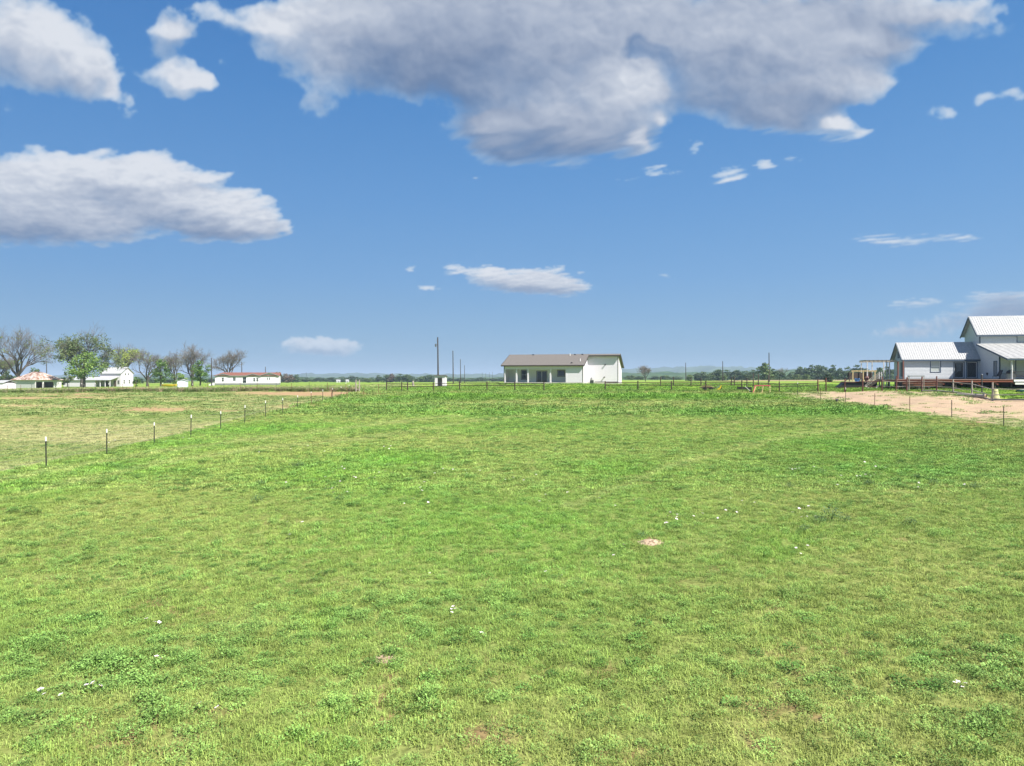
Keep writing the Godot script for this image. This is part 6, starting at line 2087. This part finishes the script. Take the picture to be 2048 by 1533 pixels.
# smooth blobby body as surface nets over tapered capsules: bones = [a, b, ra, rb]
func body_mesh(bones: Array, cell: float, k: float) -> SurfaceTool:
	var lo := Vector3.INF; var hi := -Vector3.INF
	for b in bones:
		var m: float = maxf(b[2], b[3]) + cell * 2.0
		for e in [b[0], b[1]]:
			lo = lo.min(e - Vector3.ONE * m); hi = hi.max(e + Vector3.ONE * m)
	var n := Vector3i(((hi - lo) / cell).ceil()) + Vector3i.ONE
	var f := PackedFloat32Array()
	f.resize(n.x * n.y * n.z)
	for z in n.z:
		for y in n.y:
			for x in n.x:
				var p := lo + Vector3(x, y, z) * cell
				var s := 0.0
				for b in bones:
					var ab: Vector3 = b[1] - b[0]
					var t := clampf((p - b[0]).dot(ab) / maxf(ab.length_squared(), 1e-9), 0.0, 1.0)
					s += exp(-k * (p.distance_to(b[0] + ab * t) - lerpf(b[2], b[3], t)))
				f[(z * n.y + y) * n.x + x] = -log(maxf(s, 1e-30)) / k
	var vert := {}
	var st := mb()
	st.set_smooth_group(0)
	for z in n.z - 1:
		for y in n.y - 1:
			for x in n.x - 1:
				var acc := Vector3.ZERO; var cnt := 0
				for e in [[0, 1], [2, 3], [4, 5], [6, 7], [0, 2], [1, 3], [4, 6], [5, 7], [0, 4], [1, 5], [2, 6], [3, 7]]:
					var c0 := Vector3i(x + (e[0] & 1), y + ((e[0] >> 1) & 1), z + (e[0] >> 2)); var c1 := Vector3i(x + (e[1] & 1), y + ((e[1] >> 1) & 1), z + (e[1] >> 2))
					var a := f[(c0.z * n.y + c0.y) * n.x + c0.x]; var b := f[(c1.z * n.y + c1.y) * n.x + c1.x]
					if (a < 0.0) != (b < 0.0):
						acc += Vector3(c0).lerp(Vector3(c1), a / (a - b)); cnt += 1
				if cnt: vert[Vector3i(x, y, z)] = lo + acc / cnt * cell
	for c in vert:
		var x: int = c.x; var y: int = c.y; var z: int = c.z
		var here := f[(z * n.y + y) * n.x + x] < 0.0
		for ax in 3:
			var o := [Vector3i(1, 0, 0), Vector3i(0, 1, 0), Vector3i(0, 0, 1)][ax] as Vector3i
			var u := [Vector3i(0, 1, 0), Vector3i(0, 0, 1), Vector3i(1, 0, 0)][ax] as Vector3i
			var v := [Vector3i(0, 0, 1), Vector3i(1, 0, 0), Vector3i(0, 1, 0)][ax] as Vector3i
			var q: Vector3i = c + o
			if (f[(q.z * n.y + q.y) * n.x + q.x] < 0.0) == here: continue
			if not (vert.has(c - u) and vert.has(c - v) and vert.has(c - u - v)): continue
			var p0: Vector3 = vert[c]; var p1: Vector3 = vert[c - u]; var p2: Vector3 = vert[c - u - v]; var p3: Vector3 = vert[c - v]
			if here:
				tri(st, p0, p1, p2); tri(st, p0, p2, p3)
			else:
				tri(st, p0, p2, p1); tri(st, p0, p3, p2)
	return st

func make_animals() -> void:
	# black hen at the edge of the sand, its back to the right
	var o := thing("hen", "black hen standing at the edge of the sandy yard", "hen", at_px(1674, 7000.0 / (806.5 - 715.0)), deg_to_rad(35.0))
	var st := body_mesh([[Vector3(-0.06, 0.2, 0), Vector3(0.1, 0.24, 0), 0.1, 0.075], [Vector3(-0.1, 0.24, 0), Vector3(-0.14, 0.37, 0), 0.055, 0.03], [Vector3(-0.14, 0.38, 0), Vector3(-0.155, 0.39, 0), 0.034, 0.03],
		[Vector3(0.12, 0.26, 0), Vector3(0.22, 0.36, 0), 0.06, 0.03], [Vector3(-0.01, 0.14, 0.04), Vector3(-0.01, 0.08, 0.045), 0.035, 0.014], [Vector3(-0.01, 0.14, -0.04), Vector3(-0.01, 0.08, -0.045), 0.035, 0.014],
		[Vector3(-0.01, 0.08, 0.045), Vector3(-0.01, 0.0, 0.045), 0.012, 0.01], [Vector3(-0.01, 0.08, -0.045), Vector3(-0.01, 0.0, -0.045), 0.012, 0.01], [Vector3(0.0, 0.005, 0.045), Vector3(-0.05, 0.003, 0.05), 0.009, 0.006], [Vector3(0.0, 0.005, -0.045), Vector3(-0.05, 0.003, -0.05), 0.009, 0.006]], 0.014, 60.0)
	build(st, "body", mat(lin(0.016, 0.014, 0.02), 0.45), o)
	st = mb()
	tube(st, [Vector3(-0.18, 0.385, 0), Vector3(-0.215, 0.375, 0)], [0.012, 0.002], 5)
	build(st, "beak", M.wood_tan, o)
	st = mb()
	box(st, Vector3(-0.17, 0.41, -0.005), Vector3(-0.13, 0.44, 0.005))
	build(st, "comb", M.pink, o)
	o.scale = Vector3.ONE * 1.15
	# black cow in the far pasture
	o = thing("cow", "black cow standing in the far pasture before the dark trees", "cow", at_px(783, 420.0), deg_to_rad(-8.0))
	st = body_mesh([[Vector3(-0.75, 1.05, 0), Vector3(0.7, 1.08, 0), 0.36, 0.33], [Vector3(-0.2, 0.95, 0), Vector3(0.2, 0.92, 0), 0.36, 0.36], [Vector3(-0.8, 1.15, 0), Vector3(-1.25, 1.3, 0), 0.22, 0.15], [Vector3(-1.25, 1.32, 0), Vector3(-1.55, 1.12, 0), 0.14, 0.09],
		[Vector3(-0.75, 0.9, 0.2), Vector3(-0.78, 0.5, 0.2), 0.14, 0.07], [Vector3(-0.78, 0.5, 0.2), Vector3(-0.76, 0.0, 0.2), 0.065, 0.06], [Vector3(-0.75, 0.9, -0.2), Vector3(-0.7, 0.5, -0.2), 0.14, 0.07], [Vector3(-0.7, 0.5, -0.2), Vector3(-0.72, 0.0, -0.2), 0.065, 0.06],
		[Vector3(0.65, 0.95, 0.2), Vector3(0.62, 0.62, 0.2), 0.2, 0.1], [Vector3(0.62, 0.62, 0.2), Vector3(0.78, 0.42, 0.2), 0.09, 0.065], [Vector3(0.78, 0.42, 0.2), Vector3(0.74, 0.0, 0.2), 0.06, 0.06],
		[Vector3(0.65, 0.95, -0.2), Vector3(0.6, 0.62, -0.2), 0.2, 0.1], [Vector3(0.6, 0.62, -0.2), Vector3(0.74, 0.42, -0.2), 0.09, 0.065], [Vector3(0.74, 0.42, -0.2), Vector3(0.7, 0.0, -0.2), 0.06, 0.06], [Vector3(1.0, 1.2, 0), Vector3(1.08, 0.6, 0), 0.045, 0.03]], 0.07, 14.0)
	build(st, "body", mat(lin(0.012, 0.012, 0.014), 0.6), o)
	for s in [-1, 1]:
		st = mb()
		tube(st, [Vector3(-1.22, 1.42, s * 0.12), Vector3(-1.2, 1.4, s * 0.3)], [0.06, 0.02], 5)
		build(st, "ear", M.black, o)

# ------------------------------------------------------------------ the scene
func _ready() -> void:
	rng.seed = 7
	var cam := Camera3D.new()
	cam.name = "camera"
	add_child(cam)
	cam.position = Vector3(0, EYE, 0)
	cam.near = 0.1
	cam.far = 20000.0
	cam.projection = Camera3D.PROJECTION_FRUSTUM
	cam.size = 0.1 * 1533.0 / F
	cam.frustum_offset = Vector2(0, -0.1 * (766.5 - HY) / F)
	cam.current = true
	var env := Environment.new()
	env.background_mode = Environment.BG_SKY
	env.sky = make_sky()
	env.tonemap_mode = Environment.TONE_MAPPER_LINEAR
	env.tonemap_exposure = 2.0
	env.background_energy_multiplier = 1.0 / 2.0   # so that the sky shows at the photograph's brightness
	env.sdfgi_enabled = true
	env.ssao_enabled = true
	env.ssil_enabled = true
	env.fog_enabled = true
	env.fog_density = 0.0002
	env.fog_light_color = Color(0.74, 0.83, 0.93)
	var we := WorldEnvironment.new()
	we.name = "world"
	we.environment = env
	add_child(we)
	var sun := DirectionalLight3D.new()
	sun.name = "sun"
	add_child(sun)
	sun.look_at_from_position(Vector3(0.513, 0.743, 0.43), Vector3.ZERO)
	sun.light_energy = 1.6
	sun.light_angular_distance = 0.5
	sun.light_color = Color(1.0, 0.975, 0.93)
	sun.shadow_enabled = true

	for n in [[n_big, 3, 0.035, 3], [n_mid, 8, 0.22, 3], [n_small, 15, 1.1, 3]]:
		n[0].noise_type = FastNoiseLite.TYPE_SIMPLEX_SMOOTH
		n[0].seed = n[1]; n[0].frequency = n[2]; n[0].fractal_octaves = n[3]
	make_materials()
	make_ground_grid()
	make_ground()
	make_hills()
	make_ranch_house()
	make_farmhouse()
	make_left_buildings()
	make_trees()
	make_fences()
	make_poles()
	make_yard()
	make_animals()
	make_grass()
	make_weeds()
	make_flowers()
